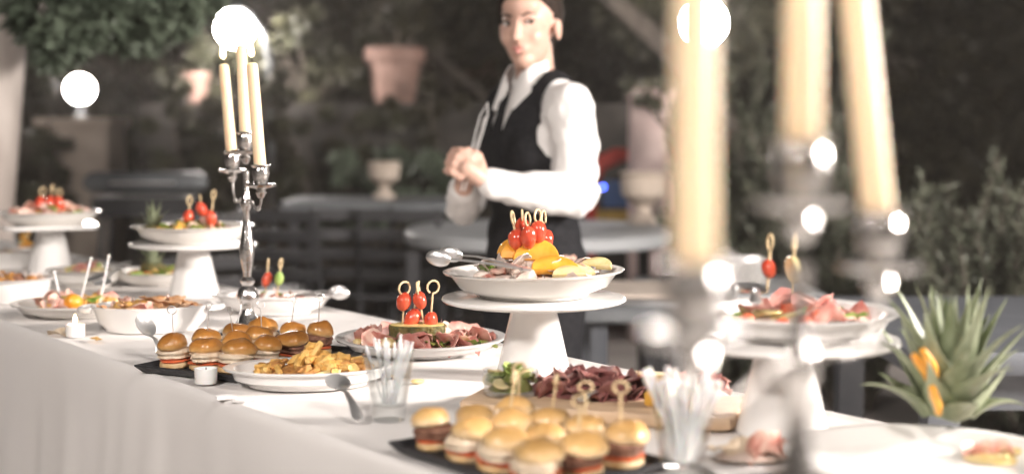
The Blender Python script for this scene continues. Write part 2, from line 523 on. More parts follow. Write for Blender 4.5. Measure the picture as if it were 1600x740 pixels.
# food piece prototypes (shared mesh data)
PROTO = {}
def proto(key):
    if key in PROTO: return PROTO[key]
    kind, mk = key.split(':'); base = kind.rstrip('0123456789'); sd = sum(map(ord, kind))
    g = G()
    if base == 'slice':      # wavy thin slice, folded
        n, m = 18, 4
        vs = [(0, 0, 0)]; fs = []
        for j in range(1, m + 1):
            for i in range(n):
                a = 2 * math.pi * i / n; r = .034 * j / m * (1 + .14 * noise.noise(Vector((math.cos(a), math.sin(a), sd))))
                x, y = r * math.cos(a), r * math.sin(a)
                z = .011 * noise.noise(Vector((x * 45, y * 45, sd * 1.7))) + .012 * math.sin(x * 90 + sd) * j / m + abs(x) * .35
                vs.append((x * .8, y, z))
        for i in range(n): fs.append((0, 1 + i, 1 + (i + 1) % n))
        for j in range(m - 1):
            for i in range(n):
                a, b = 1 + j * n + i, 1 + j * n + (i + 1) % n
                fs.append((a, a + n, b + n, b))
        k = len(vs)
        vs += [(x, y, z - .0018) for x, y, z in vs]
        fs += [tuple(i + k for i in reversed(f)) for f in fs]
        o = 1 + (m - 1) * n
        for i in range(n):
            a, b = o + i, o + (i + 1) % n
            fs.append((a, a + k, b + k, b))
        g.add(vs, fs)
    elif base == 'disc':
        g.lathe([(0, -.003), (.022, -.003), (.0245, -.001), (.0245, .001), (.022, .003), (0, .003)], 20)
    elif base == 'half':
        ol = [(.034 * math.cos(math.pi * k / 14), .034 * math.sin(math.pi * k / 14)) for k in range(15)]
        g.slab(ol, -.005, .005, bev=.002)
    elif base == 'stick':
        g.tube([(-.026, 0, 0), (-.01, .001, .002), (.01, -.001, .003), (.026, 0, 0)], [.0055, .0075, .0072, .005], 7)
    elif base == 'blob':
        g.ell((0, 0, 0), (.016, .012, .010), 12, 8, .5, 2.2, sd)
    elif base == 'ring':
        pts = [(.012 * math.cos(a), .012 * math.sin(a), .002 * math.sin(3 * a)) for a in [2 * math.pi * k / 12 for k in range(13)]]
        g.tube(pts, .0045, 7)
    elif base == 'leaf':
        vs, fs = [], []
        for i in range(7):
            x = -.025 + .05 * i / 6; w = .016 * math.sin(math.pi * (i + .6) / 7.2)
            for j in range(5):
                y = (j - 2) / 2 * w
                vs.append((x, y, .006 * noise.noise(Vector((x * 120, y * 160, sd))) + abs(y) * .5 + x * x * 8))
        for i in range(6):
            for j in range(4): fs.append((i * 5 + j, i * 5 + j + 1, (i + 1) * 5 + j + 1, (i + 1) * 5 + j))
        k = len(vs); vs += [(x, y, z - .001) for x, y, z in vs]; fs += [tuple(a + k for a in reversed(f)) for f in fs]
        g.add(vs, fs)
    elif base == 'strip':
        pts = [(-.03 + .06 * k / 8, .006 * math.sin(k * 1.1 + sd), .006 * abs(math.sin(k * 1.5 + sd))) for k in range(9)]
        g.tube(pts, [.004, .009, .010, .010, .009, .010, .010, .009, .004], 6, flat=.3)
    m = g.mesh('food_' + kind, 50)
    m.materials.append(M[mk])
    PROTO[key] = m
    return m

def mound(rx, ry, h, mt, name='bed', seed=0, amp=.35, sc=30):
    """uneven heap of food filling a dish, base at z = 0"""
    vs, fs = [(0, 0, h)], []
    n, m = 32, 8
    for j in range(1, m + 1):
        for i in range(n):
            a = 2 * math.pi * i / n; f = j / m
            x, y = rx * f * math.cos(a), ry * f * math.sin(a)
            z = h * (1 - f ** 2.4) * (1 + amp * noise.noise(Vector((x * sc, y * sc, seed)))) + h * amp * .5 * noise.noise(Vector((x * sc * 2.3, y * sc * 2.3, seed + 4))) * (1 - f)
            vs.append((x, y, max(z, 0)))
    for i in range(n): fs.append((0, 1 + i, 1 + (i + 1) % n))
    for j in range(m - 1):
        for i in range(n):
            a, b = 1 + j * n + i, 1 + j * n + (i + 1) % n
            fs.append((a, a + n, b + n, b))
    fs.append(tuple(1 + (m - 1) * n + i for i in range(n - 1, -1, -1)))
    g = G(); g.add(vs, fs); return g

def filling(name, label, cat, c, rx, ry, h, bed, pieces, rz=0, seed=1, tiltmax=.5, amp=.35, kinds=None):
    """food of one dish: an uneven bed with single pieces lying on it; pieces = [(proto key, part name, count, scale)]"""
    t = thing(name, label, cat, c, rz)
    mound(rx, ry, h, bed, seed=seed, amp=amp).build('bed', M[bed], t, 60)
    r = random.Random(seed)
    for key, pn, cnt, sc in pieces:
        kind, mk = key.split(':')
        for k in range(cnt):
            kk = kind + str(k % 3) + ':' + mk if kind in ('slice', 'blob', 'leaf', 'strip') else key
            a = r.uniform(0, 2 * math.pi); f = math.sqrt(r.uniform(0, .8))
            x, y = rx * f * math.cos(a), ry * f * math.sin(a)
            z = h * (1 - f ** 2.4) + r.uniform(.001, .006)
            obj(pn, proto(kk), None, t, TR((x, y, z), r.uniform(-tiltmax, tiltmax), r.uniform(-tiltmax, tiltmax), r.uniform(0, 6.28), sc * r.uniform(.8, 1.2)))
    return t

def place(root, key, name, loc, rx=0, ry=0, rz=0, s=1):
    return obj(name, proto(key), None, root, TR(loc, rx, ry, rz, s))

def spoon(label, tip, end, bowl=.022, mt='steel', name='serving_spoon', group='serving cutlery'):
    tip, end = Vector(tip), Vector(end)
    d = end - tip; L = d.length
    t = thing(name, label, 'spoon', tip, 0, group)
    X = d.normalized(); Y = Vector((0, 0, 1)).cross(X).normalized(); Z = X.cross(Y)
    t.matrix_basis = Matrix.Translation(tip) @ Matrix((X, Y, Z)).transposed().to_4x4()
    g = G()
    vs, fs = [], []
    n, m = 18, 5
    vs.append((0, 0, -.007))
    for j in range(1, m + 1):
        for i in range(n):
            a = 2 * math.pi * i / n; f = j / m
            vs.append((bowl * 1.35 * f * math.cos(a), bowl * f * math.sin(a), -.007 * (1 - f * f)))
    for i in range(n): fs.append((0, 1 + i, 1 + (i + 1) % n))
    for j in range(m - 1):
        for i in range(n):
            a, b = 1 + j * n + i, 1 + j * n + (i + 1) % n
            fs.append((a, a + n, b + n, b))
    k = len(vs); vs += [(x, y, z - .0015) for x, y, z in vs]; fs += [tuple(a + k for a in reversed(f)) for f in fs]
    g.add(vs, fs); g.build('bowl', M[mt], t)
    g = G()
    s0 = bowl * 1.3
    g.tube([(s0, 0, -.001), (s0 + (L - s0) * .25, 0, .006), (s0 + (L - s0) * .6, 0, .006), (s0 + (L - s0) * .9, 0, .001), (L, 0, 0)], [.004, .004, .006, .0085, .005], 8, flat=.35)
    g.build('handle', M[mt], t)
    return t

def tongs(label, c, heading, L=.15, open_=.045, mt='steel', pitch=0):
    """serving tongs: two strips joined by a bow, spoon ends"""
    t = thing('serving_tongs', label, 'tongs', c, 0, 'serving cutlery')
    t.rotation_euler = (0, pitch, heading)
    for s in (-1, 1):
        g = G()
        pts = [(0, 0, .005), (L * .06, s * .010, .005), (L * .25, s * .016, .005), (L * .6, s * (.016 + open_ * .3), .004), (L * .82, s * open_ * .55, 0)]
        g.tube(pts, [.009, .009, .008, .0065, .006], 8, flat=.25)
        g.build('arm', M[mt], t)
        g = G()
        g.ell((L * .9, s * open_ * .58, -.001), (.02, .006, .0125), 14, 10)
        g.build('spoon_end', M[mt], t)
    g = G()
    g.tube([(0, -.012, .005), (-.006, -.006, .005), (-.008, 0, .005), (-.006, .006, .005), (0, .012, .005)], .008, 8, flat=.35)
    g.build('bow', M[mt], t)
    return t

# ------------------------------------------------------------------ cake stands and their bowls
def P3(v, z): return Vector((v[0], v[1], z))
cA, cB, cC, cD = on(80, 424), on(304, 462), on(834, 585), on(1222, 676)
hA = cake_stand('white cake stand with a square plate at the far left of the table', cA, True, R(20), h=.122)
hB = cake_stand('white cake stand left of the silver candelabra with three candles', cB)
hC = cake_stand('white cake stand in the middle, in front of the waitress', cC)
hD = cake_stand('white cake stand at the right, behind the foreground candelabra', cD)

# --- middle stand
z = TABLE_Z + hC
dish('serving_bowl', 'cream shallow bowl of fish and orange slices on the middle cake stand', 'bowl', P3(cC, z), .147, .042, .088, tilt=R(-1.0))
c = P3(cC, z + .016)
t = filling('seafood_salad', 'marinated fish with orange and lemon slices in the middle bowl', 'seafood', c, .112, .112, .03, 'fish',
       [('slice:fish', 'fish_slice', 20, .75), ('strip:fishskin', 'fish_strip', 16, .8), ('blob:fish', 'fish_piece', 12, .9), ('leaf:lettuce', 'leaf', 4, .7), ('blob:olive', 'olive', 3, .6), ('ring:hamfat', 'squid_ring', 6, .9)], seed=3)
for k, (px, py, dd, rx, rz, s) in enumerate([(812, 404, -.02, 1.2, .1, .95), (838, 408, -.035, 1.1, -.1, 1.1), (826, 398, .0, 1.25, .4, .9), (868, 424, -.075, .5, .2, 1.15), (800, 398, .01, 1.3, -.5, .8)]):
    w = at(px, py, c.y + dd) - c
    place(t, 'half:orange', 'orange_slice', w, rx, 0, rz, s)
for px, py, dd, rz in [(905, 428, -.06, .3), (930, 418, -.02, -.4), (890, 432, -.09, 0)]:
    place(t, 'half:lemon', 'lemon_slice', at(px, py, c.y + dd) - c, .5, 0, rz, .8)
tongs('steel serving tongs lying on the rim of the middle bowl', at(816, 424, c.y - .115), R(166), .14, .06, pitch=R(-10))
for k, (bx, by, tx, ty, dd, lb) in enumerate([(812, 405, 799, 330, -.02, 'leftmost'), (818, 400, 815, 328, .02, 'second from left'), (828, 405, 823, 332, -.03, 'middle'),
                                   (842, 402, 839, 327, -.02, 'second from right'), (852, 404, 848, 329, .0, 'rightmost')]):
    f = [.42, .62, .47, .52, .38][k]
    skewer('cherry tomato on a looped bamboo pick, %s of five in the middle bowl' % lb, at(bx, by, c.y + dd), at(tx, ty, c.y + dd), toms=(f,), ts=.0152)

# --- stand left of candelabra
z = TABLE_Z + hB
dish('serving_plate', 'white deep plate of canapes on the cake stand left of the candelabra', 'plate', P3(cB, z), .145, .04, .09)
c = P3(cB, z + .012)
t = filling('canape_heap', 'colourful canapes heaped on the cake stand left of the candelabra', 'canapes', c, .105, .105, .024, 'fry',
       [('blob:cheddar', 'canape', 8, 1), ('blob:olive', 'olive', 12, 1), ('disc:lemon', 'cheese_slice', 9, .8), ('leaf:lettuce', 'leaf', 6, .9), ('slice:hamfat', 'ham_slice', 6, .6), ('blob:patty', 'meat_piece', 6, .8)], seed=5)
for k, (bx, by, tx, ty, dd, f, lb) in enumerate([(294, 352, 297, 306, -.02, .28, 'left'), (318, 350, 312, 304, 0, .5, 'middle'), (328, 352, 335, 297, -.03, .2, 'right')]):
    skewer('cherry tomato pick, %s of three on the stand left of the candelabra' % lb, at(bx, by, c.y + dd), at(tx, ty, c.y + dd), toms=(f,), ts=.014)

def pine_crown(label, c, s=1.0, n=44, spread=1.0, seed=1, name='pineapple', base=True, lean=(0, 0)):
    t = thing(name, label, 'pineapple', c)
    t.rotation_euler = (lean[0], lean[1], 0)
    r = random.Random(seed)
    if base:
        g = G(); kq = s; s = s * (.62 if s > 1 else 1); g.lathe([(0, 0), (.048 * s, 0), (.054 * s, .012 * s), (.05 * s, .03 * s), (.03 * s, .042 * s), (0, .045 * s)], 24,
                fn=lambda a, z: 1 + .06 * math.sin(8 * a + z * 400)); g.build('rind', M['pineskin'], t); s = kq
    for k in range(n):
        f = k / n                      # 0 outer and low, 1 inner and upright
        a = k * 2.39996 + r.uniform(-.2, .2)
        el = (.68 + .82 * f ** .6) + r.uniform(-.12, .12)
        L = (.05 + .085 * math.sin(math.pi * min(1, f * .62 + .05))) * s * r.uniform(.85, 1.12) * spread
        w = .0185 * s * r.uniform(.85, 1.15)
        curl = r.uniform(-.9, .25) * (1 - f * .5)
        d = Vector((math.cos(a), math.sin(a), 0)); side = Vector((-math.sin(a), math.cos(a), 0))
        pos = d * (.03 * s * (1 - f * .75)) + Vector((0, 0, (.022 + .028 * f) * s))
        vs, fs = [], []
        seg = 7
        e = el
        for i in range(seg + 1):
            q = i / seg
            ww = w * (1 - q ** 1.7) * (.75 + .5 * math.sin(math.pi * min(1, q * 1.4 + .15)))
            up = Vector((0, 0, 1)) * math.cos(e) - d * math.sin(e)
            for j in (-1, 0, 1):
                vs.append(pos + side * ww * j + up * (abs(j) * ww * .45))
            for j in (1, 0, -1):
                vs.append(pos + side * ww * j + up * (abs(j) * ww * .45 - .0016 * s * (1 - q * .6)))
            pos = pos + (d * math.cos(e) + Vector((0, 0, 1)) * math.sin(e)) * L / seg
            e += curl / seg * (1 + q)
        for i in range(seg):
            for j in range(6):
                j2 = (j + 1) % 6
                fs.append((i * 6 + j, i * 6 + j2, (i + 1) * 6 + j2, (i + 1) * 6 + j))
        fs.append((5, 4, 3, 2, 1, 0)); fs.append(tuple(seg * 6 + j for j in range(6)))
        g = G(); g.add(vs, fs); g.build('leaf', M['pineleaf'], t, 50)
    return t
pine_crown('small pineapple crown at the left rim of the plate left of the candelabra', at(240, 362, c.y + .02), .42, 18, seed=4)

# --- far left stand
z = TABLE_Z + hA
dish('serving_plate', 'white deep plate of appetisers on the square cake stand, far left', 'plate', P3(cA, z), .142, .036, .09)
c = P3(cA, z + .011)
filling('appetiser_heap', 'mixed salad appetisers heaped on the square cake stand, far left', 'appetisers', c, .11, .11, .03, 'fry',
       [('slice:hamfat', 'ham_slice', 10, .8), ('leaf:lettuce', 'leaf', 10, .9), ('blob:orange', 'fruit_piece', 6, .9), ('strip:fish', 'strip', 8, .9), ('blob:patty', 'meat_piece', 5, .9)], seed=6)
for k, (bx, by, tx, ty, dd, lb) in enumerate([(62, 330, 68, 293, -.03, 'left'), (76, 332, 83, 288, -.03, 'middle'), (92, 330, 93, 295, -.03, 'right')]):
    skewer('cherry tomato pick, %s of three on the square cake stand' % lb, at(bx, by, c.y + dd), at(tx, ty, c.y + dd), toms=(.3,), ts=.017)

# --- right stand
z = TABLE_Z + hD
cd = P3(cD, z) + Vector((.012, 0, 0))
dish('serving_plate', 'white wide plate of cold cuts on the right cake stand', 'plate', cd, .137, .034, .09, mt='porcelain')
c = cd + Vector((0, 0, .011))
t = filling('cold_cut_heap', 'cold cuts and tomato wedges on the right cake stand plate', 'cold cuts', c, .10, .10, .014, 'fish',
       [('slice:ham', 'ham_slice', 7, .9), ('blob:tomslice', 'tomato_wedge', 7, 1), ('leaf:lettuce', 'leaf', 4, .8), ('disc:lemon', 'cheese_slice', 4, .8), ('strip:hamfat', 'strip', 5, .8)], seed=8, tiltmax=.3)
skewer('looped pick with one red tomato on the right cake stand', at(1198, 458, c.y - .01), at(1205, 366, c.y - .01), toms=(.42,), ts=.0115)
skewer('looped pick with a pale lemon slice on the right cake stand', at(1236, 458, c.y - .03), at(1243, 364, c.y - .03), toms=(), other='cucumber')
spoon('steel serving spoon propped up at the left of the right cake stand plate', at(1165, 446, c.y - .03), at(1140, 468, c.y - .115), .019)
spoon('second steel spoon, nearer the tomato pick on the right stand plate', at(1182, 450, c.y - .01), at(1180, 474, c.y - .12), .017)

# ------------------------------------------------------------------ dishes standing on the cloth
c = on(658, 547)
dish('serving_platter', 'large white round platter of sliced ham with pineapple piece', 'platter', c, .155, .026, .105, mt='porcelain')
t = filling('ham_slices', 'thin pink ham slices fanned out around the pineapple piece', 'ham', c + Vector((0, 0, .0095)), .128, .128, .012, 'hamfat',
       [('slice:ham', 'ham_slice', 26, .85), ('slice:hamfat', 'ham_slice', 16, .8), ('leaf:lettuce', 'leaf', 5, 1), ('blob:lemon', 'fruit_piece', 3, .9), ('strip:olive', 'cucumber_strip', 4, 1)], seed=11, tiltmax=.25)
pc = P3(at(652, 545, c.y - .035), TABLE_Z + .022)
t = thing('pineapple_piece', 'halved pineapple slab with dark rind lying on the ham platter', 'pineapple', pc, R(4))
ol = [(.052 * math.cos(a) * (1 if abs(math.cos(a)) < .9 else .98), .034 * math.sin(a)) for a in [2 * math.pi * k / 28 for k in range(28)]]
g = G()
vs, fs = [], []
for j in range(7):
    for k in range(40):
        a = 2 * math.pi * k / 40
        b = 1 + .035 * math.sin(10 * a + (j % 2) * math.pi) * math.sin(j * math.pi / 3)
        vs.append((.05 * math.cos(a) * b, .032 * math.sin(a) * b, .030 * j / 6))
for j in range(6):
    for k in range(40):
        k2 = (k + 1) % 40; fs.append((j * 40 + k, j * 40 + k2, (j + 1) * 40 + k2, (j + 1) * 40 + k))
fs.append(tuple(range(39, -1, -1)))
g.add(vs, fs); g.build('rind', M['pineskin'], t, 30)
g = G(); g.lathe([(0, .0285), (.048, .0285), (.0485, .031), (0, .0325)], 40, 1, .64); g.build('flesh', M['pineflesh'], t)
for k, (bx, by, tx, ty, f, lb) in enumerate([(628, 522, 633, 440, .62, 'leftmost'), (640, 522, 655, 440, .3, 'second from left'), (665, 522, 651, 441, .66, 'second from right'), (671, 522, 678, 438, .24, 'rightmost')]):
    skewer('tomato pick stuck in the pineapple piece, %s of four' % lb, at(bx, by, pc.y - .005 + .006 * (k % 2)), at(tx, ty, pc.y - .01 + .006 * (k % 2)), toms=(f,), ts=.0142, loop=.0115)

c = on(482, 600)
dish('serving_dish', 'oval white dish of fried snacks in front of the burgers', 'dish', c, .132, .030, .092, 1, .66, R(8), mt='porcelain')
t = filling('fried_snacks', 'golden fried snacks heaped in the oval white dish', 'fried food', c + Vector((.012, .0, .0095)), .098, .062, .026, 'frybrown',
       [('stick:fry', 'fried_stick', 22, .85), ('blob:fry', 'fritter', 16, 1.0), ('ring:frybrown', 'fried_ring', 9, 1), ('blob:frybrown', 'fritter', 10, .9), ('half:lemon', 'lemon_wedge', 2, .6)], R(8), seed=13)
place(t, 'stick:fry', 'fried_stick', (-.006, -.005, .036), .2, -.9, .4, 1)
place(t, 'stick:fry', 'fried_stick', (-.02, -.015, .034), .2, -.4, 1.2, 1)
place(t, 'blob0:fry', 'fritter', (-.004, .004, .045), .2, .4, 1.2, 1.1)
spoon('steel serving spoon leaning from the oval fried snack dish onto the cloth', on(528, 595, TABLE_Z + .042), on(562, 656, TABLE_Z + .007), .018)

c = on(238, 514)
dish('baking_dish', 'oval white baking dish of gratin beside the lit tealight', 'dish', c, .118, .050, .088, 1, .72, R(12), mt='porcelain', rim=.006, handles=True)
t = filling('gratin', 'browned baked gratin filling the oval white dish', 'gratin', c + Vector((0, 0, .034)), .098, .07, .014, 'gratin',
       [('strip:gratin', 'gratin_piece', 14, 1.0), ('blob:fry', 'gratin_piece', 8, .8), ('slice:hamfat', 'gratin_piece', 6, .6)], R(12), seed=15, tiltmax=.3)
spoon('steel spoon with its handle leaning down beside the gratin dish', on(228, 507, TABLE_Z + .058), on(252, 556, TABLE_Z + .008), .018)

c = on(428, 488)
dish('serving_boat', 'white oval boat dish with upturned ends behind the candelabra', 'dish', c, .122, .040, .075, 1.06, .62, R(-6), mt='porcelain',
     wave=lambda a, z: 1 + (.10 * (z / .04) ** 2) * math.cos(a) ** 8)
t = filling('cold_salad', 'cold salad with red pieces in the white boat dish', 'salad', c + Vector((0, 0, .0095)), .092, .05, .024, 'fish',
       [('slice:hamfat', 'ham_slice', 7, .6), ('blob:tomslice', 'tomato_wedge', 5, .7), ('leaf:lettuce', 'leaf', 6, .7), ('strip:fish', 'strip', 5, .7)], R(-6), seed=17)
skewer('red tomato pick standing in the boat dish behind the candelabra', at(415, 458, c.y), at(420, 404, c.y), toms=(.4,), ts=.012)
skewer('green olive pick standing in the boat dish behind the candelabra', at(433, 460, c.y - .01), at(440, 404, c.y - .01), toms=(), other='olive')
tongs('steel tongs lying across the right end of the boat dish', at(452, 466, c.y - .03), R(14), .12, .05, pitch=R(-6))

c = on(120, 491)
dish('serving_plate', 'grey rimmed plate of rolls with lemon and white sticks', 'plate', c, .138, .028, .085, 1, .92)
t = filling('stuffed_rolls', 'mixed rolls with a yellow lemon half near the lit tealight', 'appetisers', c + Vector((0, 0, .0095)), .098, .09, .018, 'fry',
       [('slice:hamfat', 'ham_slice', 10, .8), ('blob:fry', 'roll', 10, 1.0), ('leaf:lettuce', 'leaf', 6, .8), ('blob:tomslice', 'tomato_wedge', 4, .7), ('half:lemon', 'lemon_slice', 2, .8)], seed=19)
g = G(); g.ell((0, 0, 0), (.02, .02, .018), 16, 10); o = g.build('lemon', M['orange'], t); o.matrix_basis = TR((.01, -.055, .024))
for k, (bx, by, tx, ty, lb) in enumerate([(96, 474, 85, 425, 'leftmost'), (125, 474, 142, 404, 'middle'), (156, 474, 170, 400, 'rightmost')]):
    t = thing('serving_stick', 'thin white stick in the plate of rolls, %s of three' % lb, 'stick', at(bx, by, c.y), 0, 'white sticks in the plate of rolls')
    v = at(tx, ty, c.y) - at(bx, by, c.y)
    g = G(); g.tube([(0, 0, 0), tuple(v)], [.0022, .0022], 8); g.build('shaft', M['whiteplastic'], t)
    g = G(); g.ell(tuple(v), .0036, 8, 6); g.build('knob', M['whiteplastic'], t)

c = on(22, 470)
dish('serving_bowl', 'deep white bowl of brown pieces at the left edge', 'bowl', c, .095, .055, .06, mt='porcelain')
filling('meatball_heap', 'brown meat pieces in the deep white bowl, left edge', 'meatballs', c + Vector((0, 0, .03)), .07, .07, .022, 'frybrown',
       [('blob:frybrown', 'meat_piece', 14, 1.1), ('blob:patty', 'meat_piece', 8, 1), ('slice:fish', 'ham_slice', 4, .7)], seed=21)
c = on(135, 447)
dish('serving_bowl', 'low glassy bowl of salad between the two left cake stands', 'bowl', c, .10, .045, .06)
filling('mixed_salad', 'mixed salad in the low bowl between the left stands', 'salad', c + Vector((0, 0, .02)), .07, .07, .024, 'fry',
       [('leaf:lettuce', 'leaf', 8, .9), ('blob:lemon', 'fruit_piece', 5, 1), ('slice:ham', 'ham_slice', 6, .7), ('blob:fry', 'roll', 6, .9)], seed=22)
spoon('steel salad spoon leaning out of the low bowl between the stands', on(150, 432, TABLE_Z + .045), at(205, 408, c.y - .12), .02)
spoon('second salad spoon crossing the rim of the low bowl', on(160, 440, TABLE_Z + .045), at(195, 418, c.y - .19), .02)
c = on(250, 441)
dish('serving_plate', 'cream plate with pineapple rind behind the gratin dish', 'plate', c, .135, .032, .085)
filling('fruit_canapes', 'fruit and tomato canapes on the cream plate behind the gratin', 'canapes', c + Vector((0, 0, .01)), .1, .1, .018, 'hamfat',
       [('blob:tomslice', 'tomato_wedge', 8, .9), ('leaf:lettuce', 'leaf', 8, 1), ('disc:lemon', 'cheese_slice', 8, .9), ('blob:fry', 'roll', 6, 1)], seed=23)
t = pine_crown('dark pineapple end with short leaves on the cream plate behind gratin', c + Vector((-.01, -.03, .03)), .62, 20, .55, seed=9)
c = on(12, 418)
dish('serving_dish', 'white rectangular looking dish behind the bowl at left edge', 'dish', c, .11, .05, .09, 1, .7, R(30), mt='porcelain')
filling('pasta_salad', 'pale salad in the dish at the left edge', 'salad', c + Vector((0, 0, .022)), .09, .062, .02, 'fry', [('strip:fish', 'strip', 8, 1), ('blob:lemon', 'fruit_piece', 5, .9)], R(30), seed=25)
c = on(40, 399)
t = thing('drinking_glass', 'clear glass of yellow orange fruit beside the square cake stand', 'glass', c)
g = G(); g.lathe([(0, 0), (.026, 0), (.027, .002), (.036, .09), (.034, .09), (.025, .006), (0, .006)], 32); g.build('cup', M['glass'], t)
t = thing('fruit_pieces', 'yellow orange fruit pieces filling the glass at far left', 'fruit', c + Vector((0, 0, .0075)))
r = random.Random(3)
for k in range(12):
    zz = .012 + k * .0078
    place(t, 'blob%d:%s' % (k % 3, 'orange' if k % 3 else 'lemon'), 'fruit_piece', (r.uniform(-.01, .01), r.uniform(-.01, .01), zz), r.uniform(-1, 1), r.uniform(-1, 1), r.uniform(0, 6), .85)

# ------------------------------------------------------------------ burger trays
def tray(label, c, lx, ly, rz):
    t = thing('slate_tray', label, 'tray', c, rz, 'black burger trays')
    ol = []
    for sx, sy in ((1, 1), (-1, 1), (-1, -1), (1, -1)):
        ol.append((sx * lx / 2, sy * ly / 2))
    g = G()
    def ring(k, z): return [(x * k[0], y * k[1], z) for x, y in ol]
    kk = [((.94, .92), 0), ((1, 1), .010), ((1, 1), .0125), ((.985, .98), .0125), ((.93, .91), .005)]
    vs = []
    for k, zz in kk: vs += ring(k, zz)
    fs = [(3, 2, 1, 0), (16, 17, 18, 19)]
    for j in range(4):
        for i in range(4):
            i2 = (i + 1) % 4; fs.append((j * 4 + i, j * 4 + i2, (j + 1) * 4 + i2, (j + 1) * 4 + i))
    g.add(vs, fs); g.build('slab', M['slate'], t, 30)
    return t

def slider(label, c, s=1.0, rz=0, bun='bun', meat='chicken', tilt=(0, 0), group=None, seed=0):
    t = thing('mini_burger', label, 'mini burger', c, rz, group)
    t.rotation_euler.x = tilt[0] * .4; t.rotation_euler.y = tilt[1] * .4
    r = .0262 * s
    tilt = (tilt[0] * 1.6, tilt[1] * 1.6)
    def wob(k, a=.05): return lambda ang, z: 1 + a * noise.noise(Vector((math.cos(ang) * 1.3 + seed, math.sin(ang) * 1.3, k)))
    g = G(); g.lathe([(0, 0), (r * .9, 0), (r * 1.03, .003), (r * 1.05, .007), (r * 1.0, .011), (r * .8, .0115), (0, .0115)], 24, fn=wob(1, .1)); g.build('bun_bottom', M['bunbase'], t)
    g = G(); g.lathe([(0, .0115), (r * .92, .0115), (r * 1.04, .0135), (r * .95, .016), (0, .0162)], 24, fn=wob(2, .24)); g.build('tomato_slice', M['tomslice'], t)
    g = G(); g.lathe([(0, .0162), (r * .86, .0162), (r * 1.06, .020), (r * 1.0, .024), (r * 1.1, .029), (r * 1.02, .033), (r * .85, .036), (0, .036)], 30, fn=wob(3, .32)); g.build('patty', M[meat], t)
    g = G()
    pr = [(0, .0352), (r * .86, .0352), (r * .98, .038), (r * 1.0, .0415), (r * .96, .047), (r * .85, .053), (r * .64, .058), (r * .38, .061), (r * .15, .0622), (0, .0625)]
    g.lathe(pr, 28, fn=wob(4, .12))
    g.v = [tuple(Vector(p) * (1 + .075 * noise.noise(Vector((p[0] * 55 + seed * 3, p[1] * 55, p[2] * 55)))) + Vector((0, 0, .0))) for p in g.v]
    o = g.build('bun_top', M[bun], t)
    o.matrix_basis = TR((tilt[0] * .002, tilt[1] * .002, 0), tilt[0] * .07, tilt[1] * .07, 0)
    t.scale = (1, 1, rnd.uniform(.84, .97) * (.9 if bun == 'bunpale' else 1))
    return t

b = Vector((.483, .876, 0)).normalized(); a = Vector((-.876, .483, 0))
tc = P3((on(218, 566, TABLE_Z + .0125) + on(520, 549, TABLE_Z + .0125)) / 2, TABLE_Z) + NN * .022
tray('black slate tray of dark glossy burgers beside the candelabra', tc, .33, .215, math.atan2(b.y, b.x))
names_a = ['in front row', 'in middle row', 'in back row']
names_b = ['first', 'second', 'third', 'last']
r = random.Random(5)
picks1 = {(0, 2): 0, (1, 2): 0, (1, 1): 1, (2, 1): 1, (3, 1): 0, (3, 0): 1, (2, 2): 1}
for i in range(4):
    for j in range(3):
        q = tc + b * (-.112 + i * .0745 + r.uniform(-.005, .005)) + a * (-.064 + j * .064 + r.uniform(-.004, .004)) + Vector((0, 0, .0055))
        t = slider('glossy mini burger on the far tray, %s from left %s' % (names_b[i], names_a[j]), q, r.uniform(.9, 1.1), r.uniform(0, 6.28), 'bun',
               'patty' if (i, j) in ((3, 0), (3, 1), (2, 0)) else 'chicken', (r.uniform(-.9, .9), r.uniform(-.9, .9)), 'mini burgers on the far tray', i * 7 + j)
        t.rotation_euler = (r.uniform(-.07, .07), r.uniform(-.07, .07), 0)
        if (i, j) in picks1:
            top = q + Vector((r.uniform(-.014, .014), r.uniform(-.01, .01), .112))
            skewer('', q + Vector((0, 0, .035)), top, 'steel', toms=(), loop=.0075, rs=.0009, part_of=t)

tc2 = P3((on(638, 692, TABLE_Z + .0125) + on(1020, 716, TABLE_Z + .0125)) / 2, TABLE_Z)
tray('black slate tray of pale burgers in the near foreground', tc2, .29, .215, math.atan2(U.y, U.x))
picks2 = {(0, 2), (2, 1), (1, 2), (0, 1), (3, 2), (2, 2)}
for i in range(4):
    for j in range(3):
        q = tc2 + U * (-.098 + i * .0665 + r.uniform(-.004, .004)) + NN * (-.064 + j * .064 + r.uniform(-.003, .003)) + Vector((0, 0, .0055))
        t = slider('pale mini burger on the near tray, %s from right in %s row' % (names_b[i], ['front', 'middle', 'back'][j]), q, r.uniform(.93, 1.12), r.uniform(0, 6.28), 'bunpale',
               'patty' if r.random() < .6 else 'chicken', (r.uniform(-1, 1), r.uniform(-1, 1)), 'mini burgers on the near tray', i * 5 + j + 40)
        t.rotation_euler = (r.uniform(-.07, .07), r.uniform(-.07, .07), 0)
        if (i, j) in picks2:
            top = q + Vector((r.uniform(-.012, .02), r.uniform(-.012, .012), .116))
            skewer('', q + Vector((0, 0, .04)), top, 'bamboo', toms=(), loop=.0085, rs=.002, part_of=t)

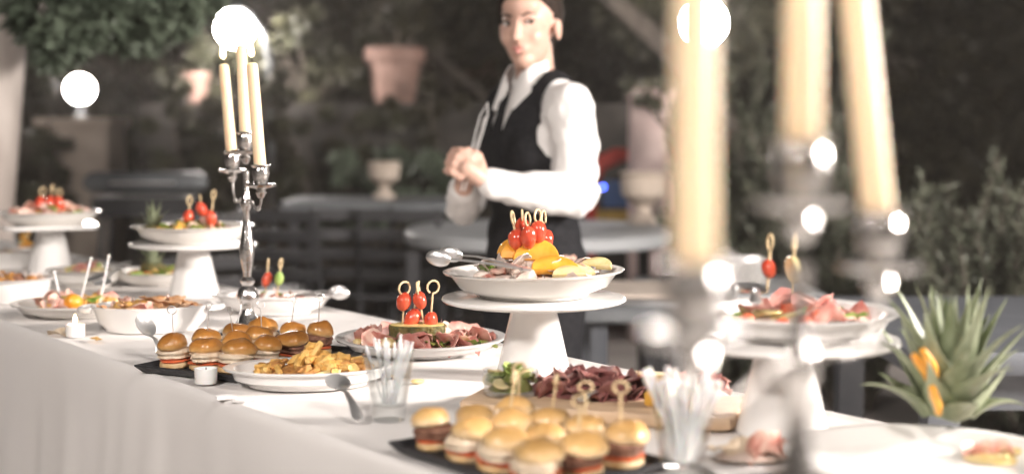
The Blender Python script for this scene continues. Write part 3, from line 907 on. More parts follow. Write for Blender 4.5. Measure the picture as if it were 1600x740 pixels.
# ------------------------------------------------------------------ cheese and cured meat board
bc = on(945, 642)
ang = math.atan2(-.115, .367)
t = thing('serving_board', 'pale wooden board of cured meat and cheese blocks', 'board', bc, ang)
ol = [(sx * .195 - dx * .02 * sx, sy * .085 - dy * .02 * sy) for sx, sy in ((1, 1), (-1, 1), (-1, -1), (1, -1)) for dx, dy in (((0, 1), (.3, .3), (1, 0)) if sx * sy < 0 else ((1, 0), (.3, .3), (0, 1)))]
ol.sort(key=lambda p: math.atan2(p[1], p[0]))
g = G(); g.slab(ol, 0, .017, bev=.003); g.build('plank', M['wood'], t, 30)
zb = TABLE_Z + .0175
w = P3(on(925, 634), zb)
t = filling('cured_meat', 'dark red cured meat slices heaped on the wooden board', 'cured meat', w, .082, .052, .014, 'bresaola',
    [('slice:bresaola', 'meat_slice', 34, .85), ('strip:bresaola', 'meat_strip', 8, .9), ('slice:ham', 'meat_slice', 5, .8), ('ring:hamfat', 'fat_rim', 3, 1.2)], ang, seed=31, tiltmax=.35)
def block(label, c, d, rz, mt, name='cheese_block'):
    g = G(); 
    g.slab([(d[0] / 2 * sx, d[1] / 2 * sy) for sx, sy in ((1, 1), (-1, 1), (-1, -1), (1, -1))], 0, d[2], bev=.0025)
    o = g.build(name, M[mt], None, 30); o.location = c; o.rotation_euler.z = rz
    return tag(o, label, 'cheese', 'cheese blocks on the board')
block('pale cheese block lying at the back of the wooden board', P3(on(1035, 630), zb), (.088, .03, .027), ang + .1, 'cheese')
block('orange yellow cheese block in front of the pale one', P3(on(1055, 652), zb), (.08, .032, .02), ang - .05, 'cheddar')
w = P3(on(1100, 634), zb)
filling('ham_rolls', 'small heap of rolled pink ham beside the cheese', 'ham', w, .03, .025, .016, 'ham', [('slice:ham', 'ham_slice', 8, .6), ('slice:bresaola', 'ham_slice', 4, .6)], 0, seed=33)
c = P3(on(798, 634), zb)
t = thing('glass_jar', 'squat glass jar of pickles at the left end of the board', 'jar', c)
g = G(); g.lathe([(0, 0), (.036, 0), (.039, .004), (.041, .036), (.039, .036), (.037, .006), (0, .005)], 32); g.build('cup', M['glass'], t)
filling('pickles', 'green pickles heaped in the squat glass jar', 'pickles', c + Vector((0, 0, .0075)), .032, .032, .028, 'olive', [('blob:olive', 'pickle', 9, .8), ('leaf:lettuce', 'leaf', 6, .7), ('disc:cheese', 'onion_slice', 5, .6)], seed=35)
spoon('steel spoon lying on the front of the wooden board', P3(on(958, 640), zb + .012), P3(on(905, 652), zb + .006), .016)

# ------------------------------------------------------------------ glasses of picks and cutlery
def tumbler(label, c, label_in, n, h=.096, rb=.022, rt=.036, mt='clear', L=.108, rs=.003, seed=1):
    t = thing('pick_glass', label, 'glass', c)
    g = G(); g.lathe([(0, 0), (rb, 0), (rb + .001, .002), (rb + .002, .018), (rt, h), (rt - .002, h), (rb, .020), (0, .018)], 40); g.build('cup', M['glass'], t)
    t = thing('plastic_sticks', label_in, 'sticks', c + Vector((0, 0, .0195)))
    r = random.Random(seed)
    for k in range(n):
        a = r.uniform(0, 6.28); f = math.sqrt(r.uniform(.05, 1))
        b0 = (rb - .006) * r.uniform(.1, .9); a2 = a + r.uniform(-.5, .5)
        p0 = Vector((math.cos(a2) * b0, math.sin(a2) * b0, rs))
        tr = (rt - .006) * f
        p1 = Vector((math.cos(a) * tr, math.sin(a) * tr, h - .022))
        d = (p1 - p0).normalized(); LL = L * r.uniform(.86, 1.06)
        g = G()
        e = p0 + d * LL
        g.tube([tuple(p0), tuple(p0 + d * LL * .7), tuple(e - d * .012), tuple(e)], [rs * .8, rs * .8, rs * 1.5, rs], 7, flat=.5)
        g.build('stick', M[mt], t)
tumbler('tapered clear glass of clear plastic picks beside the fried snacks', on(608, 655), 'clear plastic picks fanned out in the tapered glass', 16, seed=2, rs=.0034, L=.09)
tumbler('tapered glass of white plastic cutlery at the near right', on(1066, 752), 'white plastic cutlery handles fanned out in the near glass', 24, h=.088, mt='whiteplastic', L=.104, rs=.0068, seed=6)

# ------------------------------------------------------------------ tealights
def tealight(label, c, lit):
    t = thing('tealight', label, 'candle', c, 0, 'tealights on the cloth')
    g = G(); g.lathe([(0, 0), (.0165, 0), (.0175, .002), (.018, .024), (.0165, .024), (.016, .018), (0, .017)], 28)
    g.build('cup', M['whiteplastic'], t)
    g = G(); g.tube([(0, 0, .017), (.0005, 0, .025)], .001, 6); g.build('wick', M['wick'], t)
    if lit:
        g = G(); g.lathe([(0, .025), (.0035, .028), (.0045, .032), (.0025, .039), (0, .044)], 12); g.build('flame', M['flame'], t)
tealight('lit tealight glowing in front of the gratin dish', on(118, 525), True)
tealight('unlit white tealight at the corner of the far burger tray', on(322, 598), False)

# ------------------------------------------------------------------ candelabras
def candelabra(label, c, az, zl, zr, leans, half=.14, tops=(.18, .165, .18), lit=True, lab=''):
    t = thing('candelabra', label, 'candelabra', c, az, 'silver three armed candelabras')
    g = G()
    g.lathe([(0, 0), (.062, 0), (.063, .004), (.056, .010), (.036, .016), (.022, .026), (.013, .042), (.010, .05), (.014, .056), (.020, .066), (.0215, .075), (.018, .088),
             (.010, .096), (.014, .102), (.014, .106), (.008, .113), (.0085, .122), (.0125, .14), (.0155, .165), (.0115, .19), (.0075, .215), (.0062, .240), (.0095, .246), (.0118, .254), (.010, .262),
             (.0062, .272), (.0056, .30), (.007, .318), (0, .319)], 28)
    g.build('stem', M['silver'], t)
    def cup(x, z, nm):
        g = G()
        g.lathe([(0, z - .062), (.006, z - .060), (.010, z - .05), (.008, z - .045), (.011, z - .043), (.027, z - .040), (.029, z - .036), (.027, z - .034), (.012, z - .036),
                 (.0135, z - .026), (.0165, z - .014), (.014, z - .005), (.0185, z - .001), (.0185, z + .001), (.0125, z), (.0122, z - .02), (0, z - .02)], 28, M=Matrix.Translation((x, 0, 0)))
        g.build(nm, M['silver'], t)
    cup(0, .392, 'candle_cup')
    for s, z in ((-1, zl), (1, zr)):
        cup(s * half, z, 'candle_cup')
        g = G()
        zb = z - .058
        pts = []
        ctrl = [Vector((s * .008, 0, .258)), Vector((s * .04, 0, .275)), Vector((s * .07, 0, .24)), Vector((s * half, 0, .24)), Vector((s * half, 0, zb))]
        for k in range(17):
            u = k / 16; q = list(ctrl)
            while len(q) > 1: q = [q[i].lerp(q[i + 1], u) for i in range(len(q) - 1)]
            pts.append(q[0])
        g.tube(pts, [.0028 - .0008 * math.sin(math.pi * k / 16) for k in range(17)], 10)
        for k in (5, 11):
            g.ell(tuple(pts[k]), .0052, 12, 8)
        g.build('arm', M['dulledsilver'], t)
    for x, z, ln, L, nm in ((-half, zl, leans[0], tops[0], 'far'), (0, .392, leans[1], tops[1], 'middle'), (half, zr, leans[2], tops[2], 'near')):
        w = c + Matrix.Rotation(az, 3, 'Z') @ Vector((x, 0, z - .018))
        q = thing('taper_candle', lab % nm, 'candle', w, 0, 'ivory taper candles')
        v = Vector((ln[0], ln[1], 1)).normalized()
        q.matrix_basis = Matrix.Translation(w) @ v.to_track_quat('Z', 'Y').to_matrix().to_4x4()
        g = G(); g.lathe([(0, 0), (.0108, 0), (.0112, .02), (.0105, L - .012), (.0095, L - .003), (.0055, L), (0, L - .002)], 28,
                         fn=lambda a, z: 1 + .03 * noise.noise(Vector((math.cos(a) * 1.5, math.sin(a) * 1.5, z * 20))))
        g.build('wax', M['wax'], q)
        g = G(); g.tube([(0, 0, L - .003), (.001, 0, L + .006), (.002, 0, L + .011)], .0009, 6); g.build('wick', M['wick'], q)
        if lit:
            g = G(); g.lathe([(0, L + .009), (.0045, L + .013), (.0062, L + .019), (.0045, L + .030), (.002, L + .040), (0, L + .045)], 14); g.build('flame', M['flame'], q)
    return t
c1 = on(388, 522)
candelabra('silver candelabra with three lit candles between the burgers and boat dish', c1, math.atan2(-.130, .0515), .352, .332,
           ((-.08, .03), (-.03, 0), (-.06, -.03)), tops=(.195, .185, .205), lab='ivory taper candle on the %s arm of the left candelabra')
candelabra('large blurred silver candelabra in the right foreground', Vector((.175, .86, TABLE_Z)), math.atan2(.83, .535), .33, .342,
           ((-.004, .03), (-.01, 0), (-.125, -.02)), half=.148, tops=(.24, .24, .24), lit=False, lab='ivory taper candle on the %s arm of the foreground candelabra')

# ------------------------------------------------------------------ pineapple plate, napkin at the right
c = Vector((.475, 1.60, TABLE_Z))
dish('serving_platter', 'large white platter with pineapple in the near right corner', 'platter', c, .165, .030, .11, mt='porcelain')
t = filling('fruit_slices', 'pink and orange fruit slices on the near right platter', 'fruit', c + Vector((.1, .06, .0095)), .04, .03, .006, 'lemon',
   [('slice:hamfat', 'fruit_slice', 4, .45), ('half:orange', 'orange_slice', 2, .45), ('half:lemon', 'lemon_slice', 3, .5)], seed=41, tiltmax=.2)
pcx = on(1478, 668, TABLE_Z + .028)
t = pine_crown('big pineapple crown with pointed grey green leaves, near right', pcx - Vector((0, 0, .012)), 1.1, 36, 1.0, seed=12, base=False)
for px, py, dd, rz in ((1452, 552, -.05, .5), (1462, 610, -.06, .9), (1440, 560, -.03, .2)):
    o = place(t, 'stick:orange', 'orange_peel', at(px, py, pcx.y + dd) - pcx, 0, 1.0, rz, .8)
c = on(1175, 722)
g = G()
vs, fs = [], []
for i in range(13):
    for j in range(13):
        x, y = -.075 + .15 * i / 12, -.06 + .12 * j / 12
        vs.append((x, y, .003 + .004 * abs(noise.noise(Vector((x * 22, y * 22, 2)))) + (.004 if x > 0.02 else 0)))
for i in range(12):
    for j in range(12): fs.append((i * 13 + j, (i + 1) * 13 + j, (i + 1) * 13 + j + 1, i * 13 + j + 1))
k = len(vs); vs += [(x, y, z - .002) for x, y, z in vs]; fs += [tuple(q + k for q in reversed(f)) for f in fs]
g.add(vs, fs); o = g.build('napkin_lit_patch', M['paper'], None, 60); o.location = c; o.rotation_euler.z = R(25)
tag(o, 'crumpled white paper napkin beside the right cake stand foot', 'napkin')
filling('bread_pieces', 'pinkish bread pieces on the napkin beside the right stand', 'bread', on(1170, 726) + Vector((0, 0, .0105)), .04, .03, .008, 'fish', [('strip:chicken', 'bread_piece', 5, .8), ('slice:hamfat', 'ham_slice', 3, .7)], seed=43)
for k, (px, py, lb) in enumerate([(352, 622, 'left'), (378, 626, 'right')]):  # white bits standing in for patches of light on the cloth
    g = G(); g.slab([(-.014, -.011), (.014, -.012), (.012, .012), (-.013, .010)], 0, .004, bev=.001)
    o = g.build('napkin_lit_patch', M['paper'], None, 30); o.location = on(px, py); o.rotation_euler.z = .4 + k
    tag(o, 'white paper bit standing for a lit patch on the cloth edge, %s of two' % lb, 'napkin')

for k, (px, py, kk, mk, lb) in enumerate([(652, 598, 'blob0', 'lemon', 'small yellow crumb fallen on the cloth behind the clear picks'), (92, 522, 'slice1', 'chicken', 'thin bread slice fallen left of the lit tealight'),
                                (150, 532, 'strip2', 'fry', 'golden crust fallen right of the lit tealight'), (905, 590, 'blob1', 'hamfat', 'pinkish crumb fallen behind the cured meat'), (620, 590, 'strip0', 'chicken', 'pale crust fallen in front of the ham platter')]):
    o = obj('fallen_crumb', proto(kk + ':' + mk), None, None, TR(on(px, py) + Vector((0, 0, .003)), 0, 0, k, (.7, .7, .35)))
    tag(o, lb, 'crumb')

# ------------------------------------------------------------------ waitress
def fuse(gg, voxel, it=4, fac=.5):
    me = bpy.data.meshes.new('tmp'); me.from_pydata(gg.v, [], gg.f)
    o = bpy.data.objects.new('tmp', me); col.objects.link(o)
    m = o.modifiers.new('r', 'REMESH'); m.mode = 'VOXEL'; m.voxel_size = voxel
    s = o.modifiers.new('s', 'SMOOTH'); s.factor = fac; s.iterations = it
    dg = bpy.context.evaluated_depsgraph_get()
    out = bpy.data.meshes.new_from_object(o.evaluated_get(dg))
    bpy.data.objects.remove(o); bpy.data.meshes.remove(me)
    out.shade_smooth()
    return out
def limb(g, pts, rads, n=16):
    for p, r in zip(pts, rads): g.ell(tuple(p), r, n, 10)
    for k in range(len(pts) - 1): g.tube([pts[k], pts[k + 1]], [rads[k], rads[k + 1]], n)
D = 3.7
neck = at(834, 140, D); 
W = thing('person', 'waitress in white shirt, black waistcoat and tie with clasped hands', 'person', (neck.x, D, 0))
O = Vector((neck.x, D, 0))
def L_(p): return Vector(p) - O
ex = Vector((math.cos(R(57)), -math.sin(R(57)), 0)); ef = Vector((-math.sin(R(57)), -math.cos(R(57)), 0))
nk = L_(neck)
def TP(x, f, z): return Vector((0, 0, z)) + ex * x + ef * f      # torso coordinates: along shoulders, forward, height
TM = Matrix.Rotation(math.atan2(ex.y, ex.x), 4, 'Z')
def tell(g, c, r, **k): g.ell((0, 0, 0), r, 24, 16, M=Matrix.Translation(TP(*c)) @ TM, **k)
zn = neck.z
sh_n, sh_f = TP(.163, 0, zn - .04), TP(-.142, -.01, zn - .05)
el_n, wr_n = L_(at(900, 312, 3.56)), L_(at(762, 286, 3.41))
el_f, wr_f = L_(at(724, 326, 3.70)), L_(at(724, 292, 3.46))
hips = .86
def torso(g, inf=0.0, low=True):
    tell(g, (0, .005, zn - .14), (.150 + inf, .104 + inf, .155 + inf))
    tell(g, (-.065, .045, zn - .17), (.07 + inf, .065 + inf, .07 + inf))
    tell(g, (.065, .045, zn - .17), (.07 + inf, .065 + inf, .07 + inf))
    tell(g, (0, 0, zn - .27), (.128 + inf, .095 + inf, .13 + inf))
    tell(g, (0, .0, zn - .38), (.138 + inf, .100 + inf, .11 + inf))
    limb(g, [TP(-.13, 0, zn - .05), TP(-.06, -.01, zn - .015), TP(.06, -.01, zn - .015), TP(.13, 0, zn - .05)], [.055 + inf, .058 + inf, .058 + inf, .055 + inf])
    if low:
        tell(g, (0, -.01, zn - .47), (.162 + inf, .120 + inf, .11 + inf))
hd = L_(at(826, 41, D - .02)); yaw = R(-21)
HM = Matrix.Translation(hd) @ Matrix.Rotation(yaw, 4, 'Z') @ Matrix.Rotation(R(-3), 4, 'Y') @ Matrix.Scale(1.02, 4)
def HP(x, y, z): return HM @ Vector((x, y, z))
def hell(g, c, r, nu=24, nv=16): g.ell((0, 0, 0), r, nu, nv, M=HM @ Matrix.Translation(c))
g = G()
torso(g, -.012)
hell(g, (0, .022, .035), (.072, .090, .083)); hell(g, (0, -.018, -.025), (.057, .066, .082)); hell(g, (0, -.045, -.085), (.030, .030, .024))
hell(g, (-.031, -.045, -.03), (.025, .03, .03)); hell(g, (.031, -.045, -.03), (.025, .03, .03)); hell(g, (0, -.05, .045), (.05, .03, .03))
limb(g, [HP(0, -.078, .008), HP(0, -.092, -.022), HP(0, -.096, -.034)], [.007, .010, .013], 10)
hell(g, (0, -.078, -.062), (.024, .012, .014)); 
for s in (-1, 1): hell(g, (s * .074, .012, -.012), (.008, .018, .030), 12, 8)
limb(g, [HP(0, .018, -.06), HP(0, .03, -.11), TP(0, -.01, zn - .02)], [.052, .05, .056])
limb(g, [sh_n, el_n, wr_n], [.045, .036, .024]); limb(g, [sh_f, el_f, wr_f], [.045, .036, .024])
for s in (-1, 1):
    limb(g, [TP(s * .085, -.005, hips), TP(s * .09, .015, .46), TP(s * .09, -.02, .09)], [.082, .052, .034])
    limb(g, [TP(s * .09, -.04, .045), TP(s * .095, .12, .035)], [.035, .028])
# hands: near hand clasps over the far one
def hand(g, wrist, mid, curl, side, up, thumb):
    d = (mid - wrist).normalized()
    u = (up - d * up.dot(d)).normalized(); c = d.cross(u)
    palm = [wrist, wrist + d * .04, wrist + d * .066]
    limb(g, palm, [.022, .024, .022], 12)
    for k, ln in enumerate((.058, .065, .061, .05)):
        b = wrist + d * .069 + u * (.028 - .0185 * k)
        p1 = b + d * ln * .45 + c * curl * .010
        p2 = p1 + d * ln * .15 + c * curl * ln * .38
        p3 = p2 - d * ln * .28 + c * curl * ln * .12
        limb(g, [b, p1, p2, p3], [.0086, .0080, .0075, .0068], 10)
    b = wrist + d * .03 + u * .022
    limb(g, [b, b + u * .024 + d * .02 + c * curl * .012, b + u * .026 + d * .046 + c * curl * .026], [.0125, .0105, .0085], 10)
hand(g, wr_n, L_(at(722, 258, 3.38)), 1, 1, Vector((0, 0, 1)), 1)
hand(g, wr_f, L_(at(728, 252, 3.44)), -1, -1, Vector((.8, -.3, .3)), 1)
obj('body', fuse(g, .0045, 3), M['skin'], W)
# face
for s in (-1, 1):
    g = G(); hell(g, (s * .030, -.072, .002), (.0115, .008, .0042), 14, 10); e = g.build('eye', M['eyewhite'], W)
    g = G(); hell(g, (s * .030 + .006, -.0780, .002), (.0064, .004, .0050), 12, 8); g.build('iris', M['iris'], e)
    g = G(); g.tube([HP(s * .014, -.081, .019), HP(s * .030, -.083, .025), HP(s * .048, -.068, .020)], [.0022, .0026, .0014], 8); g.build('eyebrow', M['hair'], W)
    g = G(); g.tube([HP(s * .017, -.078, .006), HP(s * .030, -.0825, .0095), HP(s * .044, -.071, .005)], [.0015, .002, .0015], 8); g.build('eyelash', M['hair'], W)
g = G(); g.tube([HP(-.019, -.081, -.0655), HP(-.009, -.0885, -.059), HP(0, -.0895, -.060), HP(.009, -.0885, -.059), HP(.019, -.081, -.0655)], [.0015, .0036, .0034, .0036, .0015], 8)
g.tube([HP(-.015, -.081, -.0665), HP(0, -.0885, -.068), HP(.015, -.081, -.0665)], [.0015, .0048, .0015], 8); g.build('lips', M['lip'], W)
# hair: cap over the skull, swept back to a low tail
g = G()
vs, fs = [], []
nu, nv = 40, 26
for j in range(nv + 1):
    ph = math.pi * j / nv
    for i in range(nu):
        a = 2 * math.pi * i / nu
        x, y, z = math.sin(ph) * math.cos(a), math.sin(ph) * math.sin(a), math.cos(ph)
        th = math.degrees(math.atan2(abs(x), -y + 1e-6))
        edge = float(np.interp(th, [0, 35, 60, 80, 95, 180], [.52, .42, .12, -.25, -.42, -.7]))
        k = 1.085 if z > edge - .05 * noise.noise(Vector((x * 4, y * 4, z * 4))) else .86
        vs.append(HP(.0755 * x * k, .018 + .0935 * y * k, .035 + .0865 * z * k))
for j in range(nv):
    for i in range(nu):
        i2 = (i + 1) % nu; fs.append((j * nu + i, (j + 1) * nu + i, (j + 1) * nu + i2, j * nu + i2))
g.add(vs, fs)
hr = g.build('hair', M['hair'], W, 0)
g = G(); limb(g, [HP(.0, .10, .01), HP(.008, .112, -.03), HP(.012, .10, -.08)], [.026, .022, .012], 12)
obj('ponytail', fuse(g, .006, 2), M['hair'], hr)
# shirt with loose sleeves
g = G(); torso(g, 0.002)
limb(g, [TP(0, -.01, zn - .06), TP(0, -.014, zn - .03)], [.066, .058])
mid_n = sh_n.lerp(el_n, .5) + ex * .008
limb(g, [sh_n, mid_n, el_n + Vector((0, 0, .012)), el_n.lerp(wr_n, .45), wr_n.lerp(el_n, .12), wr_n.lerp(el_n, .04)], [.058, .062, .056, .049, .040, .038], 20)
mid_f = sh_f.lerp(el_f, .5)
limb(g, [sh_f, mid_f, el_f, el_f.lerp(wr_f, .5), wr_f.lerp(el_f, .1)], [.045, .045, .044, .044, .038], 20)
sm = fuse(g, .007, 5)
for v in sm.vertices:      # cloth folds
    p = v.co
    ke = max(0, 1 - (p - el_n).length / .13)
    v.co += v.normal * (.009 * ke * noise.noise(Vector((p.x * 30, p.y * 30, p.z * 55))) + .009 * noise.noise(Vector((p.x * 13, p.y * 13, p.z * 24))) + .004 * noise.noise(Vector((p.x * 40, p.y * 40, p.z * 30))))
shirt = obj('shirt', sm, M['shirt'], W)
# trousers
g = G()
tell(g, (0, -.01, zn - .455), (.166, .124, .10))
for s in (-1, 1):
    limb(g, [TP(s * .084, -.005, hips - .02), TP(s * .09, .015, .46), TP(s * .09, -.02, .09)], [.092, .072, .062], 20)
obj('trousers', fuse(g, .009, 4), M['black'], W)
# shoes
for s in (-1, 1):
    g = G(); limb(g, [TP(s * .09, -.05, .045), TP(s * .095, .05, .045), TP(s * .097, .135, .035)], [.042, .040, .032], 14)
    obj('shoe', fuse(g, .007, 3), M['black'], W)
# waistcoat: torso shell with armholes and a deep V
g = G(); torso(g, .011, False); tell(g, (0, -.005, zn - .43), (.158, .118, .09))
vm = fuse(g, .007, 5)
bm = bmesh.new(); bm.from_mesh(vm)
kill = []
inv = TM.inverted()
for f in bm.faces:
    q = inv @ f.calc_center_median()
    x, fw, zz = q.x, -q.y, q.z
    # TM maps local (x, y) to (ex, -ef)
    vtop = zn + .03; vbot = zn - .17
    if fw > -.01 and zz > vbot and abs(x) < (zz - vbot) * .33 + .002: kill.append(f)
    elif zz > zn + .012 and abs(x) < .078: kill.append(f)
    elif (x > .127 + .04 * max(0, (zn - .12 - zz) / .1) or x < -.142) and zz > zn - .19: kill.append(f)
bmesh.ops.delete(bm, geom=kill, context='FACES')
bd = [v for v in bm.verts if v.is_boundary]
for _ in range(8): bmesh.ops.smooth_vert(bm, verts=bd, factor=.5, use_axis_x=True, use_axis_y=True, use_axis_z=True)
bm.to_mesh(vm); bm.free()
vest = obj('waistcoat', vm, M['black'], W)
so = vest.modifiers.new('thick', 'SOLIDIFY'); so.thickness = .003; so.offset = -1
# collar wings and tie laid on the shirt front
bvh = BVHTree.FromPolygons([v.co.copy() for v in sm.vertices], [tuple(p.vertices) for p in sm.polygons])
def front(x, z, off):
    h = bvh.ray_cast(TP(x, .5, z), -ef, 1.0)
    p = h[0] if h[0] else TP(x, .1, z)
    return p + ef * off
def patch(rows, off, th=.003):
    vs, fs = [], []
    m = len(rows[0])
    for rw in rows:
        for x, z in rw: vs.append(front(x, z, off))
    n = len(rows)
    for i in range(n - 1):
        for j in range(m - 1): fs.append((i * m + j, i * m + j + 1, (i + 1) * m + j + 1, (i + 1) * m + j))
    k = len(vs)
    vs += [v + ef * th for v in vs]; fs += [tuple(q + k for q in reversed(f)) for f in fs]
    ring = [j for j in range(m)] + [i * m + m - 1 for i in range(1, n)] + [(n - 1) * m + j for j in range(m - 2, -1, -1)] + [i * m for i in range(n - 2, 0, -1)]
    for a_, b_ in zip(ring, ring[1:] + ring[:1]): fs.append((a_, b_, b_ + k, a_ + k))
    g = G(); g.add(vs, fs); return g
rows = []
for k in range(14):
    q = k / 13; z = zn - .004 - .20 * q
    w = .013 + .013 * q if q > .16 else .019
    rows.append([(-w, z), (0, z), (w, z)])
patch(rows, .004, .004).build('tie', M['black'], W, 60)
for s in (-1, 1):
    vs = []
    top = [(.008, .004, .072), (.036, .040, .062), (.056, .062, .034), (.064, .072, .0)]
    low = [(.022, -.055, .098), (.050, -.050, .09), (.072, -.008, .055), (.074, .012, .0)]
    vs = [TP(s * x, f, zn + z) for x, z, f in top] + [TP(s * x, f, zn + z) for x, z, f in low]
    vs += [v + ef * .004 + ex * s * .003 for v in vs]
    fs = [(i, i + 1, i + 5, i + 4) for i in range(3)] + [(i + 8, i + 12, i + 13, i + 9) for i in range(3)]
    fs += [(0, 8, 9, 1), (1, 9, 10, 2), (2, 10, 11, 3), (4, 5, 13, 12), (5, 6, 14, 13), (6, 7, 15, 14), (0, 4, 12, 8), (3, 11, 15, 7)]
    g = G(); g.add(vs, fs); g.build('collar', M['shirt'], shirt, 60)
# tongs held upright in her hands
hp = at(733, 262, 3.395)
t = thing('serving_tongs', 'slim steel tongs held upright in the hands of the waitress', 'tongs', hp, 0, 'serving cutlery')
tp = at(762, 160, 3.42) - hp
for s in (-1, 1):
    g = G()
    g.tube([tuple(tp * -.35 + Vector((s * .004, 0, 0))), tuple(tp * .3 + Vector((s * .008, 0, 0))), tuple(tp * .8 + Vector((s * .009, 0, 0))), tuple(tp + Vector((0, 0, 0)))], [.005, .006, .006, .005], 8, flat=.35)
    g.build('arm', M['steel'], t)

# ------------------------------------------------------------------ background furniture
def slab_table(name, label, x0, x1, y0, y1, z, th, mt, legmt, cat='table', leg=.05, apron=0, round_=False, group=None):
    cx, cy = (x0 + x1) / 2, (y0 + y1) / 2
    t = thing(name, label, cat, (cx, cy, 0), 0, group)
    g = G(); lx, ly = (x1 - x0) / 2, (y1 - y0) / 2
    ol = []
    rr = min(lx, ly) * (.9 if round_ else .06)
    for qx, qy, a0 in ((1, 1, 0), (-1, 1, 90), (-1, -1, 180), (1, -1, 270)):
        for k in range(6):
            a_ = R(a0 + 18 * k); ol.append((qx * (lx - rr) + rr * math.cos(a_), qy * (ly - rr) + rr * math.sin(a_)))
    g.slab(ol, z - th, z, bev=min(.008, th * .3)); g.build('table_top', M[mt], t, 30)
    for sx in (-1, 1):
        for sy in (-1, 1):
            g = G(); g.box((sx * (lx - leg * 1.4), sy * (ly - leg * 1.4), (z - th) / 2), (leg, leg, z - th - .001)); g.build('leg', M[legmt], t)
    if apron:
        for sy in (-1, 1):
            g = G(); g.box((0, sy * (ly - leg * 1.4), z - th - apron / 2 - .001), (2 * lx - leg * 4, leg * .5, apron)); g.build('apron', M[legmt], t)
    return t
a_, b_ = at(628, 372, 6.0), at(1060, 372, 6.0)
slab_table('garden_table', 'white rounded garden table behind the waitress', a_.x, b_.x, 5.6, 6.9, .78, .055, 'tabletop', 'iron', round_=True)
a_, b_ = at(900, 470, 4.25), at(1085, 470, 4.25)
slab_table('garden_table', 'low grey table with a beige cloth right of the waitress', a_.x, b_.x + .1, 4.2, 4.95, .69, .05, 'greymetal', 'greywood')
g = G(); g.slab([(-.17, -.2), (.2, -.22), (.22, .2), (-.16, .22)], 0, .012, bev=.003)
o = g.build('folded_cloth', mat('beige_cloth', (.5, .42, .36), (.58, .5, .43), 20, .9), None); o.location = ((a_.x + b_.x) / 2 + .02, 4.6, .692)
tag(o, 'beige folded cloth lying on the low grey table', 'cloth')
slab_table('garden_bench_table', 'slate grey wooden table at the right behind the pineapple', .86, 2.6, 3.05, 4.1, .735, .05, 'greywood', 'greywood', leg=.07, apron=.09)
a_, b_ = at(440, 315, 7.2), at(705, 315, 7.2)
slab_table('garden_table', 'long dark garden table left of the waitress in shade', a_.x, b_.x, 7.1, 7.8, .85, .05, 'greymetal', 'iron')
def garden_chair(label, c, rz, s=1):
    t = thing('garden_chair', label, 'chair', c, rz, 'dark iron garden chairs')
    for sx in (-1, 1):
        g = G(); g.tube([(sx * .19, -.19, 0), (sx * .19, -.19, .44)], .014, 8); g.build('leg', M['iron'], t)
        g = G(); g.tube([(sx * .19, .19, 0), (sx * .19, .19, .44), (sx * .18, .24, .86)], .014, 8); g.build('leg', M['iron'], t)
    g = G(); g.slab([(-.21, -.21), (.21, -.21), (.21, .21), (-.21, .21)], .44, .465, bev=.005); g.build('seat', M['iron'], t)
    for k in range(4):
        g = G(); zz = .56 + .09 * k; g.box((0, .205 + (zz - .44) * .12, zz), (.36, .015, .05)); g.build('slat', M['iron'], t)
for k, (px, d_, rz, lb) in enumerate([(465, 6.6, 2.9, 'iron garden chair nearest the lamp post, under the dark table'), (545, 6.7, 3.3, 'iron garden chair in the middle of the dark table'), (640, 6.6, 3.0, 'iron garden chair at the white table end of the dark table'),
                               (105, 6.4, 2.4, 'iron garden chair in front of the stone pillar'), (300, 6.2, 3.5, 'iron garden chair by the grey grill')]):
    q = at(px, 300, d_); garden_chair(lb, (q.x, d_, 0), rz)
# grey grill
q = at(228, 285, 7.2)
t = thing('garden_grill', 'long grey metal grill with a rounded lid on dark legs', 'grill', (q.x, 7.2, 0))
g = G(); g.tube([(-.31, 0, q.z), (-.27, 0, q.z), (.27, 0, q.z), (.31, 0, q.z)], [.03, .055, .055, .03], 18); g.build('lid', M['greymetal'], t)
g = G(); g.box((0, 0, q.z - .12), (.5, .2, .1)); g.build('firebox', M['iron'], t)
g = G(); g.tube([(-.16, -.07, q.z), (.16, -.07, q.z)], .008, 8); g.build('handle', M['steel'], t)
for sx in (-1, 1):
    for sy in (-1, 1):
        g = G(); g.tube([(sx * .26, sy * .12, 0), (sx * .2, sy * .07, q.z - .16)], .014, 8); g.build('leg', M['iron'], t)
# retaining wall with pots
wt = at(617, 161, 9.2).z
def rough_wall(x0, x1, y, h, th):
    vs, fs = [], []
    nx, nz = 60, 16
    for i in range(nx + 1):
        for j in range(nz + 1):
            x = x0 + (x1 - x0) * i / nx; z = h * j / nz
            vs.append((x, y - .05 * (noise.noise(Vector((x * 3.5, z * 4.5, 1))) + .5 * noise.noise(Vector((x * 9, z * 10, 2)))) - .04, z))
    for i in range(nx):
        for j in range(nz): a = i * (nz + 1) + j; fs.append((a, a + nz + 1, a + nz + 2, a + 1))
    o = len(vs); vs += [(x0, y + th, 0), (x0, y + th, h), (x1, y + th, 0), (x1, y + th, h)]
    fs.append((o, o + 2, o + 3, o + 1))
    fs.append(tuple(i * (nz + 1) + nz for i in range(nx + 1)) + (o + 3, o + 1))
    fs.append(tuple(range(nz + 1)) + (o + 1, o)); fs.append(tuple(nx * (nz + 1) + j for j in range(nz, -1, -1)) + (o + 2, o + 3))
    g = G(); g.add(vs, fs); return g
w_ = rough_wall(-2.4, 1.0, 9.2, wt, .5).build('garden_wall', M['rubble'], None, 60)
tag(w_, 'dark rubble garden wall carrying the terracotta pot', 'wall')
